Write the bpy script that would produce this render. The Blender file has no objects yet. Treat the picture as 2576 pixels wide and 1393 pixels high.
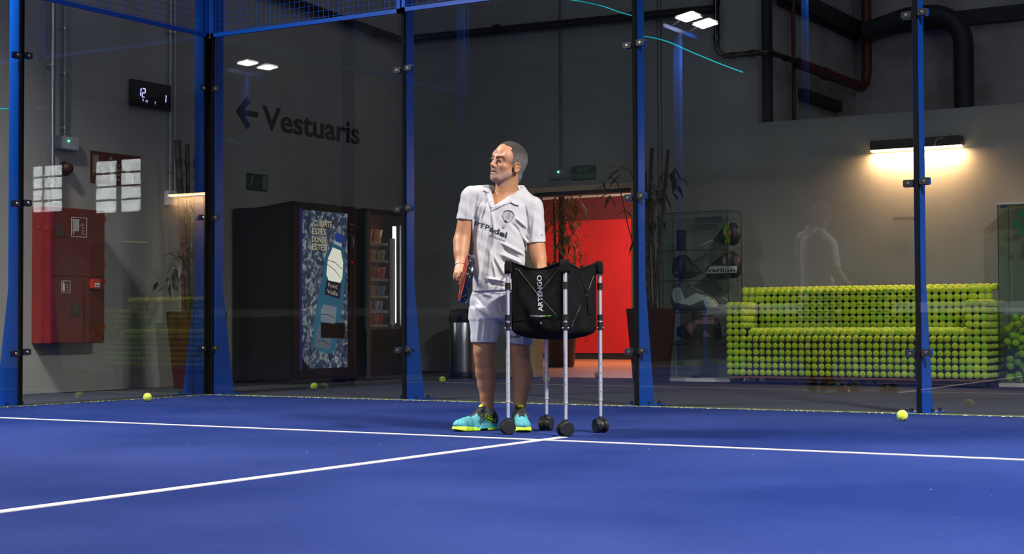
import bpy, bmesh, math, random
import numpy as np
from mathutils import Vector, Matrix
from mathutils.bvhtree import BVHTree
R = random.Random(7)
sc = bpy.context.scene
col = sc.collection

# ------------------------------------------------------------------ camera
FPX, YAW, PITCH, ROLL = 3893.56, 0.545, 0.030, 0.004
CAM = Vector((8.919, -9.799, 0.587))
_s, _c = math.sin(YAW), math.cos(YAW)
_fw, _rt, _up = Vector((-_s, _c, 0)), Vector((_c, _s, 0)), Vector((0, 0, 1))
_f2 = _fw * math.cos(PITCH) + _up * math.sin(PITCH)
_u2 = _up * math.cos(PITCH) - _fw * math.sin(PITCH)
_r3 = _rt * math.cos(ROLL) - _u2 * math.sin(ROLL)
_u3 = _rt * math.sin(ROLL) + _u2 * math.cos(ROLL)
cam = bpy.data.cameras.new('camera')
cam.sensor_width = 36.0
cam.lens = FPX * 36.0 / 2576.0
cam.clip_start, cam.clip_end = 0.05, 200
cam.dof.use_dof = True
cam.dof.focus_distance = 8.4
cam.dof.aperture_fstop = 20.0
camo = bpy.data.objects.new('camera', cam)
col.objects.link(camo)
camo.matrix_world = Matrix(((_r3.x, _u3.x, -_f2.x, CAM.x), (_r3.y, _u3.y, -_f2.y, CAM.y), (_r3.z, _u3.z, -_f2.z, CAM.z), (0, 0, 0, 1)))
sc.camera = camo

def ray(px, py):
    return _f2 + _r3 * ((px - 1288) / FPX) + _u3 * (-(py - 696.5) / FPX)
def onX(px, py, X):
    d = ray(px, py); return CAM + d * ((X - CAM.x) / d.x)
def onY(px, py, Y):
    d = ray(px, py); return CAM + d * ((Y - CAM.y) / d.y)
def onZ(px, py, Z=0.0):
    d = ray(px, py); return CAM + d * ((Z - CAM.z) / d.z)

# ------------------------------------------------------------------ world, light, exposure
EXPO = 0.0
FLOOD = 182.0
W = bpy.data.worlds.new('hall_ambient'); sc.world = W; W.use_nodes = True
W.node_tree.nodes['Background'].inputs[0].default_value = (0.5, 0.6, 0.8, 1)
W.node_tree.nodes['Background'].inputs[1].default_value = 0.003
sc.view_settings.view_transform = 'Standard'
sc.view_settings.look = 'None'
sc.view_settings.exposure = EXPO
sc.view_settings.gamma = 1.0
sc.view_settings.use_curve_mapping = False
sc.cycles.use_denoising = True
sc.cycles.max_bounces = 10
sc.cycles.transparent_max_bounces = 40
sc.cycles.glossy_bounces = 5
sc.cycles.diffuse_bounces = 4
sc.cycles.sample_clamp_indirect = 120
sc.cycles.caustics_reflective = False
sc.cycles.caustics_refractive = False

def area(name, loc, target, sx, sy, power, color=(1, 1, 1), spread=math.pi, roll=0):
    l = bpy.data.lights.new(name, 'AREA'); l.shape = 'RECTANGLE'; l.size = sx; l.size_y = sy
    l.energy = power; l.color = color; l.spread = spread
    o = bpy.data.objects.new(name, l); col.objects.link(o)
    o.location = loc
    d = Vector(target) - Vector(loc)
    o.rotation_euler = d.to_track_quat('-Z', 'Y').to_euler()
    return o
# court floodlights: (pole x, pole y, lamp height, aimed-at point, power)
FLOODS = [(-0.22, -4.25, 5.6, (1.7, -4.1, 0), FLOOD * 1.3, 126), (10.25, -4.4, 5.6, (9.7, -4.2, 0), FLOOD * 3.5, 144.5),
          (-0.22, -9.75, 4.75, (1.0, -9.75, 0), FLOOD * 0.75, 130), (10.3, -12.3, 5.4, (9.1, -12.3, 0), FLOOD * 0.6, 136),
          (-0.22, -14.75, 6.5, (1.0, -14.7, 0), FLOOD * 0.5, 136)]
LAMPS = []
for i, (x, y, z, tg, p, spr) in enumerate(FLOODS):
    sgn = 1 if x < 5 else -1
    for k in (-0.28, 0.28):
        loc = Vector((x + sgn * 0.30, y + k, z))
        a = area('flood_lamp_light', loc - Vector((0, 0, 0.03)), Vector(tg) + Vector((0, k, 0)), 0.34, 0.24, p, (1.0, 0.97, 0.93), math.radians(spr))
        LAMPS.append((i, loc, a.rotation_euler.copy()))

area('added_hall_fill', (6.5, 1.0, 7.3), (6.5, 1.0, 0), 9.0, 9.0, 75, (0.90, 0.95, 1.0))  # added overhead fill to lift the upper walls and void; no fixture there
# ------------------------------------------------------------------ helpers
def lin(r, g, b):
    f = lambda c: (c / 255) / 12.92 if c / 255 <= 0.04045 else ((c / 255 + 0.055) / 1.055) ** 2.4
    return (f(r), f(g), f(b))
MATS = {}
def mat(name, color, rough=0.6, metal=0.0, noise=0.0, nscale=20, bump=0.0, bscale=80, emit=None, estr=0.0, spec=None, coat=0, sheen=0, vcol=False, color2=None, stretch=None, trans=0.0):
    if name in MATS: return MATS[name]
    m = bpy.data.materials.new(name); m.use_nodes = True
    nt = m.node_tree; b = nt.nodes['Principled BSDF']
    L = nt.links.new
    b.inputs['Base Color'].default_value = (*color, 1)
    b.inputs['Roughness'].default_value = rough
    b.inputs['Metallic'].default_value = metal
    if spec is not None: b.inputs['Specular IOR Level'].default_value = spec
    if coat: b.inputs['Coat Weight'].default_value = coat
    if sheen: b.inputs['Sheen Weight'].default_value = sheen
    tc = nt.nodes.new('ShaderNodeTexCoord')
    src = tc.outputs['Object']
    if stretch:
        mp = nt.nodes.new('ShaderNodeMapping'); mp.inputs['Scale'].default_value = stretch; L(src, mp.inputs[0]); src = mp.outputs[0]
    cur = None
    if vcol:
        at = nt.nodes.new('ShaderNodeAttribute'); at.attribute_name = 'Col'; cur = at.outputs['Color']
    if noise or color2:
        n = nt.nodes.new('ShaderNodeTexNoise'); n.inputs['Scale'].default_value = nscale; n.inputs['Detail'].default_value = 6
        L(src, n.inputs['Vector'])
        rp = nt.nodes.new('ShaderNodeValToRGB'); L(n.outputs[0], rp.inputs[0])
        rp.color_ramp.elements[0].position = 0.35; rp.color_ramp.elements[1].position = 0.65
        if color2:
            rp.color_ramp.elements[0].color = (*color, 1); rp.color_ramp.elements[1].color = (*color2, 1); cur = rp.outputs[0]
        else:
            lo = max(0, 1 - noise); rp.color_ramp.elements[0].color = (lo, lo, lo, 1); rp.color_ramp.elements[1].color = (1, 1, 1, 1)
            mx = nt.nodes.new('ShaderNodeMix'); mx.data_type = 'RGBA'; mx.blend_type = 'MULTIPLY'; mx.inputs[0].default_value = 1
            if cur is not None: L(cur, mx.inputs[6])
            else: mx.inputs[6].default_value = (*color, 1)
            L(rp.outputs[0], mx.inputs[7]); cur = mx.outputs[2]
    if cur is not None: L(cur, b.inputs['Base Color'])
    if bump:
        n2 = nt.nodes.new('ShaderNodeTexNoise'); n2.inputs['Scale'].default_value = bscale; n2.inputs['Detail'].default_value = 4
        L(src, n2.inputs['Vector'])
        bp = nt.nodes.new('ShaderNodeBump'); bp.inputs['Strength'].default_value = bump; bp.inputs['Distance'].default_value = 0.01
        L(n2.outputs[0], bp.inputs['Height']); L(bp.outputs[0], b.inputs['Normal'])
    if emit is not None:
        b.inputs['Emission Color'].default_value = (*emit, 1); b.inputs['Emission Strength'].default_value = estr
    MATS[name] = m
    return m
def glass_mat(name, tint, f0=0.043, rough=0.0, haze=0.0, hazecol=(0.6, 0.65, 0.62)):
    m = bpy.data.materials.new(name); m.use_nodes = True
    nt = m.node_tree; L = nt.links.new
    nt.nodes.remove(nt.nodes['Principled BSDF'])
    out = nt.nodes['Material Output']
    g = nt.nodes.new('ShaderNodeNewGeometry')
    dt = nt.nodes.new('ShaderNodeVectorMath'); dt.operation = 'DOT_PRODUCT'
    L(g.outputs['Normal'], dt.inputs[0]); L(g.outputs['Incoming'], dt.inputs[1])
    ab = nt.nodes.new('ShaderNodeMath'); ab.operation = 'ABSOLUTE'; L(dt.outputs['Value'], ab.inputs[0])
    om = nt.nodes.new('ShaderNodeMath'); om.operation = 'SUBTRACT'; om.inputs[0].default_value = 1; L(ab.outputs[0], om.inputs[1])
    pw = nt.nodes.new('ShaderNodeMath'); pw.operation = 'POWER'; pw.inputs[1].default_value = 5; L(om.outputs[0], pw.inputs[0])
    ma = nt.nodes.new('ShaderNodeMath'); ma.operation = 'MULTIPLY_ADD'; ma.inputs[1].default_value = 1 - f0; ma.inputs[2].default_value = f0; L(pw.outputs[0], ma.inputs[0])
    t = nt.nodes.new('ShaderNodeBsdfTransparent'); t.inputs[0].default_value = (*tint, 1)
    gl = nt.nodes.new('ShaderNodeBsdfGlossy'); gl.inputs['Roughness'].default_value = rough; gl.inputs['Color'].default_value = (1, 1, 1, 1)
    mx = nt.nodes.new('ShaderNodeMixShader'); L(ma.outputs[0], mx.inputs[0]); L(t.outputs[0], mx.inputs[1]); L(gl.outputs[0], mx.inputs[2])
    last = mx.outputs[0]
    if haze:
        df = nt.nodes.new('ShaderNodeBsdfDiffuse'); df.inputs[0].default_value = (*hazecol, 1)
        n = nt.nodes.new('ShaderNodeTexNoise'); n.inputs['Scale'].default_value = 3; n.inputs['Detail'].default_value = 8
        tc = nt.nodes.new('ShaderNodeTexCoord'); mp = nt.nodes.new('ShaderNodeMapping'); mp.inputs['Scale'].default_value = (6, 6, 0.6)
        L(tc.outputs['Object'], mp.inputs[0]); L(mp.outputs[0], n.inputs['Vector'])
        mm = nt.nodes.new('ShaderNodeMath'); mm.operation = 'MULTIPLY'; mm.inputs[1].default_value = haze * 2; L(n.outputs[0], mm.inputs[0])
        m2 = nt.nodes.new('ShaderNodeMixShader'); L(mm.outputs[0], m2.inputs[0]); L(last, m2.inputs[1]); L(df.outputs[0], m2.inputs[2]); last = m2.outputs[0]
    L(last, out.inputs['Surface'])
    MATS[name] = m
    return m

class MB:
    def __init__(s): s.v = []; s.f = []; s.sm = []
    def add(s, vs, fs, smooth=False):
        n = len(s.v); s.v += [Vector(v) for v in vs]
        s.f += [tuple(i + n for i in f) for f in fs]; s.sm += [smooth] * len(fs)
        return s
    def box(s, a, b):
        x0, y0, z0 = [min(p, q) for p, q in zip(a, b)]; x1, y1, z1 = [max(p, q) for p, q in zip(a, b)]
        return s.add([(x0, y0, z0), (x1, y0, z0), (x1, y1, z0), (x0, y1, z0), (x0, y0, z1), (x1, y0, z1), (x1, y1, z1), (x0, y1, z1)],
                     [(0, 3, 2, 1), (4, 5, 6, 7), (0, 1, 5, 4), (1, 2, 6, 5), (2, 3, 7, 6), (3, 0, 4, 7)])
    def bbox(s, a, b, r=0.01):   # box with chamfered edges
        x0, y0, z0 = [min(p, q) for p, q in zip(a, b)]; x1, y1, z1 = [max(p, q) for p, q in zip(a, b)]
        r = min(r, (x1 - x0) / 2.1, (y1 - y0) / 2.1, (z1 - z0) / 2.1)
        bm = bmesh.new(); bmesh.ops.create_cube(bm, size=1)
        for v in bm.verts: v.co = Vector(((x0 + x1) / 2 + v.co.x * (x1 - x0), (y0 + y1) / 2 + v.co.y * (y1 - y0), (z0 + z1) / 2 + v.co.z * (z1 - z0)))
        bmesh.ops.bevel(bm, geom=bm.edges[:], offset=r, segments=2, affect='EDGES')
        return s.frombm(bm)
    def frombm(s, bm, smooth=False, M=None):
        bm.verts.index_update()
        s.add([(M @ v.co) if M else v.co.copy() for v in bm.verts], [[v.index for v in f.verts] for f in bm.faces], smooth); bm.free(); return s
    def cyl(s, a, b, r, r2=None, n=16, caps=True, smooth=True):
        a, b = Vector(a), Vector(b); r2 = r if r2 is None else r2
        d = (b - a).normalized(); t = Vector((0, 0, 1)) if abs(d.z) < .9 else Vector((1, 0, 0))
        e1 = d.cross(t).normalized(); e2 = d.cross(e1)
        vs = []
        for k in range(n):
            an = 2 * math.pi * k / n; q = e1 * math.cos(an) + e2 * math.sin(an); vs += [a + q * r, b + q * r2]
        s.add(vs, [(2 * k, 2 * k + 1, (2 * k + 3) % (2 * n), (2 * k + 2) % (2 * n)) for k in range(n)], smooth)
        if caps:
            s.add([vs[2 * k] for k in range(n)], [tuple(range(n))]); s.add([vs[2 * k + 1] for k in range(n)], [tuple(reversed(range(n)))])
        return s
    def tube(s, pts, r, n=10, caps=True):
        pts = [Vector(p) for p in pts]; rr = r if isinstance(r, (list, tuple)) else [r] * len(pts)
        vs = []; prev = None
        for i, p in enumerate(pts):
            d = (pts[min(i + 1, len(pts) - 1)] - pts[max(i - 1, 0)]).normalized()
            if prev is None:
                t = Vector((0, 0, 1)) if abs(d.z) < .9 else Vector((1, 0, 0)); e1 = d.cross(t).normalized()
            else: e1 = (prev - d * prev.dot(d)).normalized()
            prev = e1; e2 = d.cross(e1)
            for k in range(n):
                an = 2 * math.pi * k / n; vs.append(p + (e1 * math.cos(an) + e2 * math.sin(an)) * rr[i])
        fs = [(i * n + k, i * n + (k + 1) % n, (i + 1) * n + (k + 1) % n, (i + 1) * n + k) for i in range(len(pts) - 1) for k in range(n)]
        s.add(vs, fs, True)
        if caps: s.add(vs[:n], [tuple(reversed(range(n)))]); s.add(vs[-n:], [tuple(range(n))])
        return s
    def lathe(s, prof, c=(0, 0, 0), n=32, smooth=True):
        c = Vector(c); vs = []
        for r, z in prof:
            for k in range(n): an = 2 * math.pi * k / n; vs.append(c + Vector((r * math.cos(an), r * math.sin(an), z)))
        m = len(prof)
        s.add(vs, [(i * n + k, i * n + (k + 1) % n, (i + 1) * n + (k + 1) % n, (i + 1) * n + k) for i in range(m - 1) for k in range(n)], smooth)
        if prof[0][0] > 1e-4: s.add(vs[:n], [tuple(reversed(range(n)))])
        if prof[-1][0] > 1e-4: s.add(vs[-n:], [tuple(range(n))])
        return s
    def sph(s, c, r, sub=2, sc3=(1, 1, 1)):
        bm = bmesh.new(); bmesh.ops.create_icosphere(bm, subdivisions=sub, radius=r)
        for v in bm.verts: v.co = Vector(c) + Vector((v.co.x * sc3[0], v.co.y * sc3[1], v.co.z * sc3[2]))
        return s.frombm(bm, True)
    def prism(s, poly, d):   # planar polygon (3d points) extruded by vector d
        poly = [Vector(p) for p in poly]; d = Vector(d); n = len(poly)
        return s.add(poly + [p + d for p in poly], [tuple(reversed(range(n))), tuple(range(n, 2 * n))] + [(k, (k + 1) % n, n + (k + 1) % n, n + k) for k in range(n)])
    def build(s, name, m, parent=None, kind=None, label=None, vcol=None):
        me = bpy.data.meshes.new(name)
        off = Vector((0, 0, 0)); p = parent
        while p is not None: off += p.location; p = p.parent
        me.from_pydata([v - off for v in s.v], [], s.f)
        me.polygons.foreach_set('use_smooth', s.sm)
        if m is not None: me.materials.append(m)
        if vcol is not None:
            ca = me.color_attributes.new('Col', 'FLOAT_COLOR', 'POINT'); ca.data.foreach_set('color', np.asarray(vcol, dtype=np.float32).ravel())
        me.update()
        o = bpy.data.objects.new(name, me); col.objects.link(o)
        if parent is not None: o.parent = parent
        if kind: o['kind'] = kind
        if label: o['label'] = label
        return o
def thing(name, loc, label, cat, group=None):
    o = bpy.data.objects.new(name, None); col.objects.link(o); o.location = loc; o.empty_display_size = 0.1
    o['label'] = label; o['category'] = cat
    if group: o['group'] = group
    bpy.context.view_layer.update()
    return o
def tag(o, label, cat, group=None):
    o['label'] = label; o['category'] = cat
    if group: o['group'] = group
    return o
def struct(mb, name, m): return mb.build(name, m, None, 'structure')
def copy_tree(o, d, parent=None):
    c = o.copy(); col.objects.link(c)
    if parent is None: c.location = o.location + Vector(d)
    else: c.parent = parent
    for ch in list(o.children): copy_tree(ch, d, c)
    return c

_tc = {}
def text_tris(s, bold=0.0, sp=1.0):
    """filled outline of a text line, normalised to 0..1 wide and cap height 1 -> verts, tris"""
    k = (s, bold, sp)
    if k in _tc: return _tc[k]
    cu = bpy.data.curves.new('t', 'FONT'); cu.body = s; cu.size = 1; cu.offset = bold; cu.resolution_u = 3; cu.space_character = sp
    o = bpy.data.objects.new('t', cu); col.objects.link(o)
    dg = bpy.context.evaluated_depsgraph_get(); me = bpy.data.meshes.new_from_object(o.evaluated_get(dg))
    bm = bmesh.new(); bm.from_mesh(me); bmesh.ops.triangulate(bm, faces=bm.faces[:])
    v = [x.co.copy() for x in bm.verts]; f = [[q.index for q in x.verts] for x in bm.faces]; bm.free()
    bpy.data.objects.remove(o); bpy.data.curves.remove(cu); bpy.data.meshes.remove(me)
    x0, x1 = min(p.x for p in v), max(p.x for p in v)
    out = ([((p.x - x0) / (x1 - x0), p.y / 0.73) for p in v], f)
    _tc[k] = out
    return out
def subdiv(v2, f, maxl):
    bm = bmesh.new(); vs = [bm.verts.new((x, y, 0)) for x, y in v2]
    for t in f:
        try: bm.faces.new([vs[i] for i in t])
        except ValueError: pass
    for _ in range(6):
        es = [e for e in bm.edges if e.calc_length() > maxl]
        if not es: break
        bmesh.ops.subdivide_edges(bm, edges=es, cuts=1); bmesh.ops.triangulate(bm, faces=[x for x in bm.faces if len(x.verts) > 3])
    bm.verts.index_update()
    o = ([(q.co.x, q.co.y) for q in bm.verts], [[q.index for q in x.verts] for x in bm.faces]); bm.free(); return o
def flat_print(mb, shape, P, thick, d):
    """2d tris -> world through P(x,y), thickened along vector d"""
    v2, f = shape; d = Vector(d) * thick
    a = [P(x, y) for x, y in v2]; n = len(a)
    a2 = [p + d for p in a]
    fs = [tuple(t) for t in f] + [tuple(i + n for i in reversed(t)) for t in f]
    cnt = {}
    for t in f:
        for i in range(3):
            e = (t[i], t[(i + 1) % 3]); cnt[e] = 1
    for (i, j) in cnt:
        if (j, i) not in cnt: fs.append((i, i + n, j + n, j))
    mb.add(a + a2, fs); return mb
def poly2(pts):
    """2d polygon -> tris"""
    from mathutils.geometry import tessellate_polygon
    return ([tuple(p) for p in pts], [list(t) for t in tessellate_polygon([[Vector((p[0], p[1], 0)) for p in pts]])])
def grid_poly(pts, step):
    from mathutils.geometry import delaunay_2d_cdt
    n = len(pts); V = []
    E = []
    for i in range(n):
        a, b = Vector(pts[i]), Vector(pts[(i + 1) % n]); m = max(1, int((b - a).length / step))
        for k in range(m): V.append(a.lerp(b, k / m))
    E = [(i, (i + 1) % len(V)) for i in range(len(V))]
    xs = [p[0] for p in pts]; ys = [p[1] for p in pts]
    y = min(ys)
    while y < max(ys):
        x = min(xs)
        while x < max(xs):
            ins = False; j = n - 1
            for i in range(n):
                (xi, yi), (xj, yj) = pts[i], pts[j]
                if (yi > y) != (yj > y) and x < (xj - xi) * (y - yi) / (yj - yi) + xi: ins = not ins
                j = i
            if ins: V.append(Vector((x, y)))
            x += step
        y += step
    r = delaunay_2d_cdt([Vector((p[0], p[1])) for p in V], E, [], 1, 1e-5)
    return ([(p.x, p.y) for p in r[0]], [list(t) for t in r[2] if len(t) == 3])
def planeX(X): return lambda x, y: onX(x, y, X)
def planeY(Y): return lambda x, y: onY(x, y, Y)
def wall_text(s, c0, c1, h, origin, ux, uy, nrm, m, parent, name='lettering', bold=0.0, thick=0.003, label=None, sp=1.0):
    """text from 3d start point origin+ux*c0[0]+uy*c0[1], width c1, cap height h"""
    mb = MB(); o = Vector(origin); ux, uy = Vector(ux), Vector(uy)
    flat_print(mb, text_tris(s, bold, sp), lambda x, y: o + ux * (c0[0] + x * c1) + uy * (c0[1] + y * h), thick, nrm)
    return mb.build(name, m, parent, label=label)
def balls_seam(mb, c, r):
    for sg in (1, -1):
        pts = []
        for k in range(49):
            t = 2 * math.pi * k / 48
            a = 0.44; p = Vector((math.cos(t) * (1 - a) + a * math.cos(3 * t), math.sin(t) * (1 - a) - a * math.sin(3 * t), 2 * math.sqrt(a * (1 - a)) * math.sin(2 * t)))
            pts.append(Vector(c) + p.normalized() * r * 1.004)
        mb.tube(pts, r * 0.035, 5); break
    return mb
# ------------------------------------------------------------------ materials
turf = mat('blue_turf', lin(60, 84, 190), 0.95, noise=0.0, bump=0.9, bscale=900, spec=0.15)
nt = turf.node_tree; b = nt.nodes['Principled BSDF']
def turf_nodes():
    L = nt.links.new; tc = nt.nodes.new('ShaderNodeTexCoord')
    n1 = nt.nodes.new('ShaderNodeTexNoise'); n1.inputs['Scale'].default_value = 0.55; n1.inputs['Detail'].default_value = 5; L(tc.outputs['Object'], n1.inputs['Vector'])
    r1 = nt.nodes.new('ShaderNodeValToRGB'); L(n1.outputs[0], r1.inputs[0])
    r1.color_ramp.elements[0].position = 0.38; r1.color_ramp.elements[1].position = 0.66
    r1.color_ramp.elements[0].color = (0.005, 0.027, 0.19, 1); r1.color_ramp.elements[1].color = (0.028, 0.060, 0.28, 1)
    n2 = nt.nodes.new('ShaderNodeTexNoise'); n2.inputs['Scale'].default_value = 260; n2.inputs['Detail'].default_value = 3; L(tc.outputs['Object'], n2.inputs['Vector'])
    r2 = nt.nodes.new('ShaderNodeValToRGB'); L(n2.outputs[0], r2.inputs[0])
    r2.color_ramp.elements[0].position = 0.3; r2.color_ramp.elements[1].position = 0.7
    r2.color_ramp.elements[0].color = (0.40, 0.42, 0.55, 1); r2.color_ramp.elements[1].color = (1.65, 1.5, 1.3, 1)
    mx = nt.nodes.new('ShaderNodeMix'); mx.data_type = 'RGBA'; mx.blend_type = 'MULTIPLY'; mx.inputs[0].default_value = 1
    L(r1.outputs[0], mx.inputs[6]); L(r2.outputs[0], mx.inputs[7])
    n3 = nt.nodes.new('ShaderNodeTexNoise'); n3.inputs['Scale'].default_value = 45; n3.inputs['Detail'].default_value = 2; L(tc.outputs['Object'], n3.inputs['Vector'])
    r3 = nt.nodes.new('ShaderNodeValToRGB'); L(n3.outputs[0], r3.inputs[0]); r3.color_ramp.elements[0].position = 0.80; r3.color_ramp.elements[1].position = 0.81
    m3 = nt.nodes.new('ShaderNodeMix'); m3.data_type = 'RGBA'; L(r3.outputs[0], m3.inputs[0]); L(mx.outputs[2], m3.inputs[6]); m3.inputs[7].default_value = (0.6, 0.6, 0.6, 1)
    L(m3.outputs[2], b.inputs['Base Color'])
turf_nodes()
m_line = mat('white_line_turf', (0.60, 0.57, 0.555), 0.9, noise=0.2, nscale=150, bump=0.5, bscale=600)
m_carpet = mat('dark_carpet', (0.045, 0.047, 0.06), 0.95, noise=0.35, nscale=90, bump=0.4, bscale=400)
m_carpet2 = mat('dark_border_carpet', (0.03, 0.024, 0.024), 0.95, noise=0.3, nscale=60)
m_wall = mat('grey_paint', (0.31, 0.31, 0.285), 0.85, noise=0.08, nscale=3, bump=0.04, bscale=60)
m_wallL = mat('left_wall_paint', (0.38, 0.37, 0.345), 0.85, noise=0.10, nscale=2.5, bump=0.05, bscale=60)
m_dark = mat('dark_ceiling', (0.05, 0.05, 0.055), 0.9)
m_duct = mat('black_duct', (0.018, 0.018, 0.02), 0.6)
m_void = mat('dark_void_wall', (0.42, 0.40, 0.41), 0.9, noise=0.3, nscale=3)
m_blue = mat('blue_paint_steel', (0.0, 0.085, 0.50), 0.35, noise=0.06, nscale=8)
m_black = mat('black_rubber', (0.012, 0.012, 0.013), 0.5)
m_blackg = mat('black_plastic', (0.015, 0.015, 0.016), 0.3)
m_screw = mat('silver_screw', (0.7, 0.7, 0.7), 0.3, 1.0)
m_alu = mat('aluminium', (0.78, 0.78, 0.80), 0.35, 0.75)
m_steel = mat('brushed_steel', (0.55, 0.55, 0.56), 0.28, 1.0)
m_pipe = mat('dark_glossy_pipe', (0.05, 0.05, 0.05), 0.15, 0.9)
m_grey = mat('grey_conduit', (0.45, 0.45, 0.43), 0.5)
m_dred = mat('dark_red_pipe', (0.10, 0.012, 0.012), 0.5)
m_white = mat('white_plastic', (0.75, 0.75, 0.73), 0.5)
m_court_glass = glass_mat('court_glass', (0.93, 0.95, 0.95), 0.05)
m_case_glass = glass_mat('display_glass', (0.90, 0.955, 0.93), 0.045, haze=0.012)
m_gedge = mat('glass_edge_green', (0.02, 0.10, 0.07), 0.1)
m_feltc = mat('court_ball_felt', (0.66, 0.84, 0.015), 0.95, noise=0.12, nscale=120, bump=0.6, bscale=600, sheen=0.4)
m_felt = mat('tennis_felt', (0.62, 0.82, 0.008), 0.95, noise=0.12, nscale=120, bump=0.6, bscale=600, sheen=0.4)
m_felt2 = mat('old_tennis_felt', (0.50, 0.72, 0.008), 0.95, noise=0.2, nscale=100, bump=0.5, bscale=500, sheen=0.3)
m_felt3 = mat('faded_tennis_felt', (0.40, 0.72, 0.02), 0.95, noise=0.25, nscale=100, bump=0.5, bscale=500, sheen=0.3)
m_seam = mat('ball_seam', (0.75, 0.8, 0.6), 0.8)
m_wood = mat('pale_wood', (0.66, 0.48, 0.28), 0.5, noise=0.2, nscale=8, stretch=(20, 20, 1))
m_ofloor = mat('orange_wood_floor', (0.62, 0.22, 0.09), 0.35, noise=0.25, nscale=2, stretch=(1, 8, 1))
m_redwall = mat('red_panel', (0.72, 0.008, 0.006), 0.75, noise=0.15, nscale=1.5)
m_dredwall = mat('dark_red_panel', (0.14, 0.006, 0.006), 0.8)

# ------------------------------------------------------------------ structure
XL, YF = -1.5, 4.85
fl = struct(MB().box((0, -20, -0.1), (10, 0, 0)), 'floor', turf)
LW = 0.05
MB().box((0.06, -3.075, 0), (9.94, -3.025, 0.003)).build('court_line', m_line, fl)
MB().box((4.975, -20 + 3.0, 0), (5.025, -2.83, 0.0032)).build('court_line', m_line, fl)
MB().box((0.06, -16.975, 0), (9.94, -16.925, 0.003)).build('court_line', m_line, fl)
f2 = struct(MB().box((XL, 0, -0.1), (28, 3.1, -0.002)).box((XL, -22, -0.1), (0, 0, -0.002)).box((10, -22, -0.1), (28, 0, -0.002)).box((0, -22, -0.1), (10, -20, -0.002)), 'floor_surround', m_carpet)
struct(MB().box((XL, 3.1, -0.1), (28, YF, -0.002)), 'floor_border', m_carpet2)
sand = MB()
for k in range(900):
    if R.random() < 0.72: x, y = R.uniform(0, 9.9), -abs(R.gauss(0, 0.018)) - 0.002
    else: x, y = abs(R.gauss(0, 0.018)) + 0.002, R.uniform(-4, 0)
    r = R.uniform(0.0012, 0.0038); sand.cyl((x, y, 0), (x, y, r * 1.2), r * 1.6, r * 0.6, 5)
for k in range(110):
    x, y = R.uniform(0.2, 9.8), R.uniform(-4.5, -0.05)
    r = R.uniform(0.0006, 0.0014); sand.cyl((x, y, 0), (x, y, r * 1.2), r * 1.6, r * 0.6, 5)
sand.build('sand_grain', mat('sand', (0.62, 0.62, 0.42), 0.9), fl, 'stuff')
struct(MB().box((0, -0.012, 0), (10, 0.0, 0.006)).box((0.0, -20, 0), (0.012, -0.012, 0.006)), 'trim_1', mat('yellow_green_edge', (0.22, 0.28, 0.10), 0.9, noise=0.5, nscale=60))
struct(MB().box((XL - 0.2, -1.15, 0), (XL, YF + 0.12, 7.5)), 'wall_left', m_wallL)
struct(MB().box((XL - 0.2, -22, 0), (XL, -1.15, 7.5)), 'wall_left_far', mat('black_hall_wall', (0.02, 0.02, 0.02), 0.9))
# back wall of the lobby: tall section with the doorway, low section right of it
DX0, DX1, DZ = 0.349, 1.53, 1.975
wb = MB().box((XL, YF, 0), (DX0 - 0.37, YF + 0.12, 7.5)).box((DX0 - 0.37, YF, DZ + 0.04), (DX1 + 0.09, YF + 0.12, 7.5)).box((DX1 + 0.09, YF, 0), (2.95, YF + 0.12, 7.5)).box((2.95, YF, 0), (28, YF + 0.12, 2.606))
struct(wb, 'wall_back', m_wall)
struct(MB().box((2.83, YF + 0.12, 2.62), (2.95, 7.9, 7.5)), 'wall_void_side', m_void)
struct(MB().box((2.83, 7.9, 2.62), (28, 8.1, 7.5)), 'wall_void_back', m_void)
struct(MB().box((2.95, YF + 0.12, 2.52), (28, 7.9, 2.606)), 'ceiling_store', m_void)
struct(MB().box((XL - .2, -22, 7.5), (28, 8.1, 7.6)), 'ceiling', m_dark)
struct(MB().box((28, -22, 0), (28.2, 8.1, 7.5)), 'wall_right', mat('hall_far_paint', (0.10, 0.10, 0.10), 0.9))
struct(MB().box((XL - .2, -22.2, 0), (28.2, -22, 7.5)), 'wall_front', mat('hall_front_paint', (0.10, 0.10, 0.10), 0.9))
# thin vertical panel joints on the tall wall
for px in (1655, 1664, 892):
    p = onY(px, 200, YF) if px > 1000 else None
    if p: struct(MB().box((p.x - .006, YF - .006, 0), (p.x + .006, YF, 7.2)), 'trim_2', mat('joint_grey', (0.12, 0.12, 0.12), 0.8))
# wooden door frame
dr = thing('door_frame', (0.9, YF, 0), 'pale wooden door frame around the opening with the red wall behind', 'door frame')
MB().box((DX0 - 0.37, YF - 0.03, 0), (DX0, YF + 0.15, DZ + 0.04)).build('jamb', m_wood, dr)
MB().box((DX1, YF - 0.03, 0), (DX1 + 0.09, YF + 0.15, DZ + 0.04)).build('jamb', m_wood, dr)
MB().box((DX0 - 0.38, YF - 0.05, DZ + 0.04), (DX1 + 0.11, YF + 0.15, DZ + 0.095)).build('lintel', m_wood, dr)
MB().box((DX0, YF - 0.015, DZ - 0.0), (DX1 + 0.09, YF + 0.13, DZ + 0.04)).build('track', m_black, dr)
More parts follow.
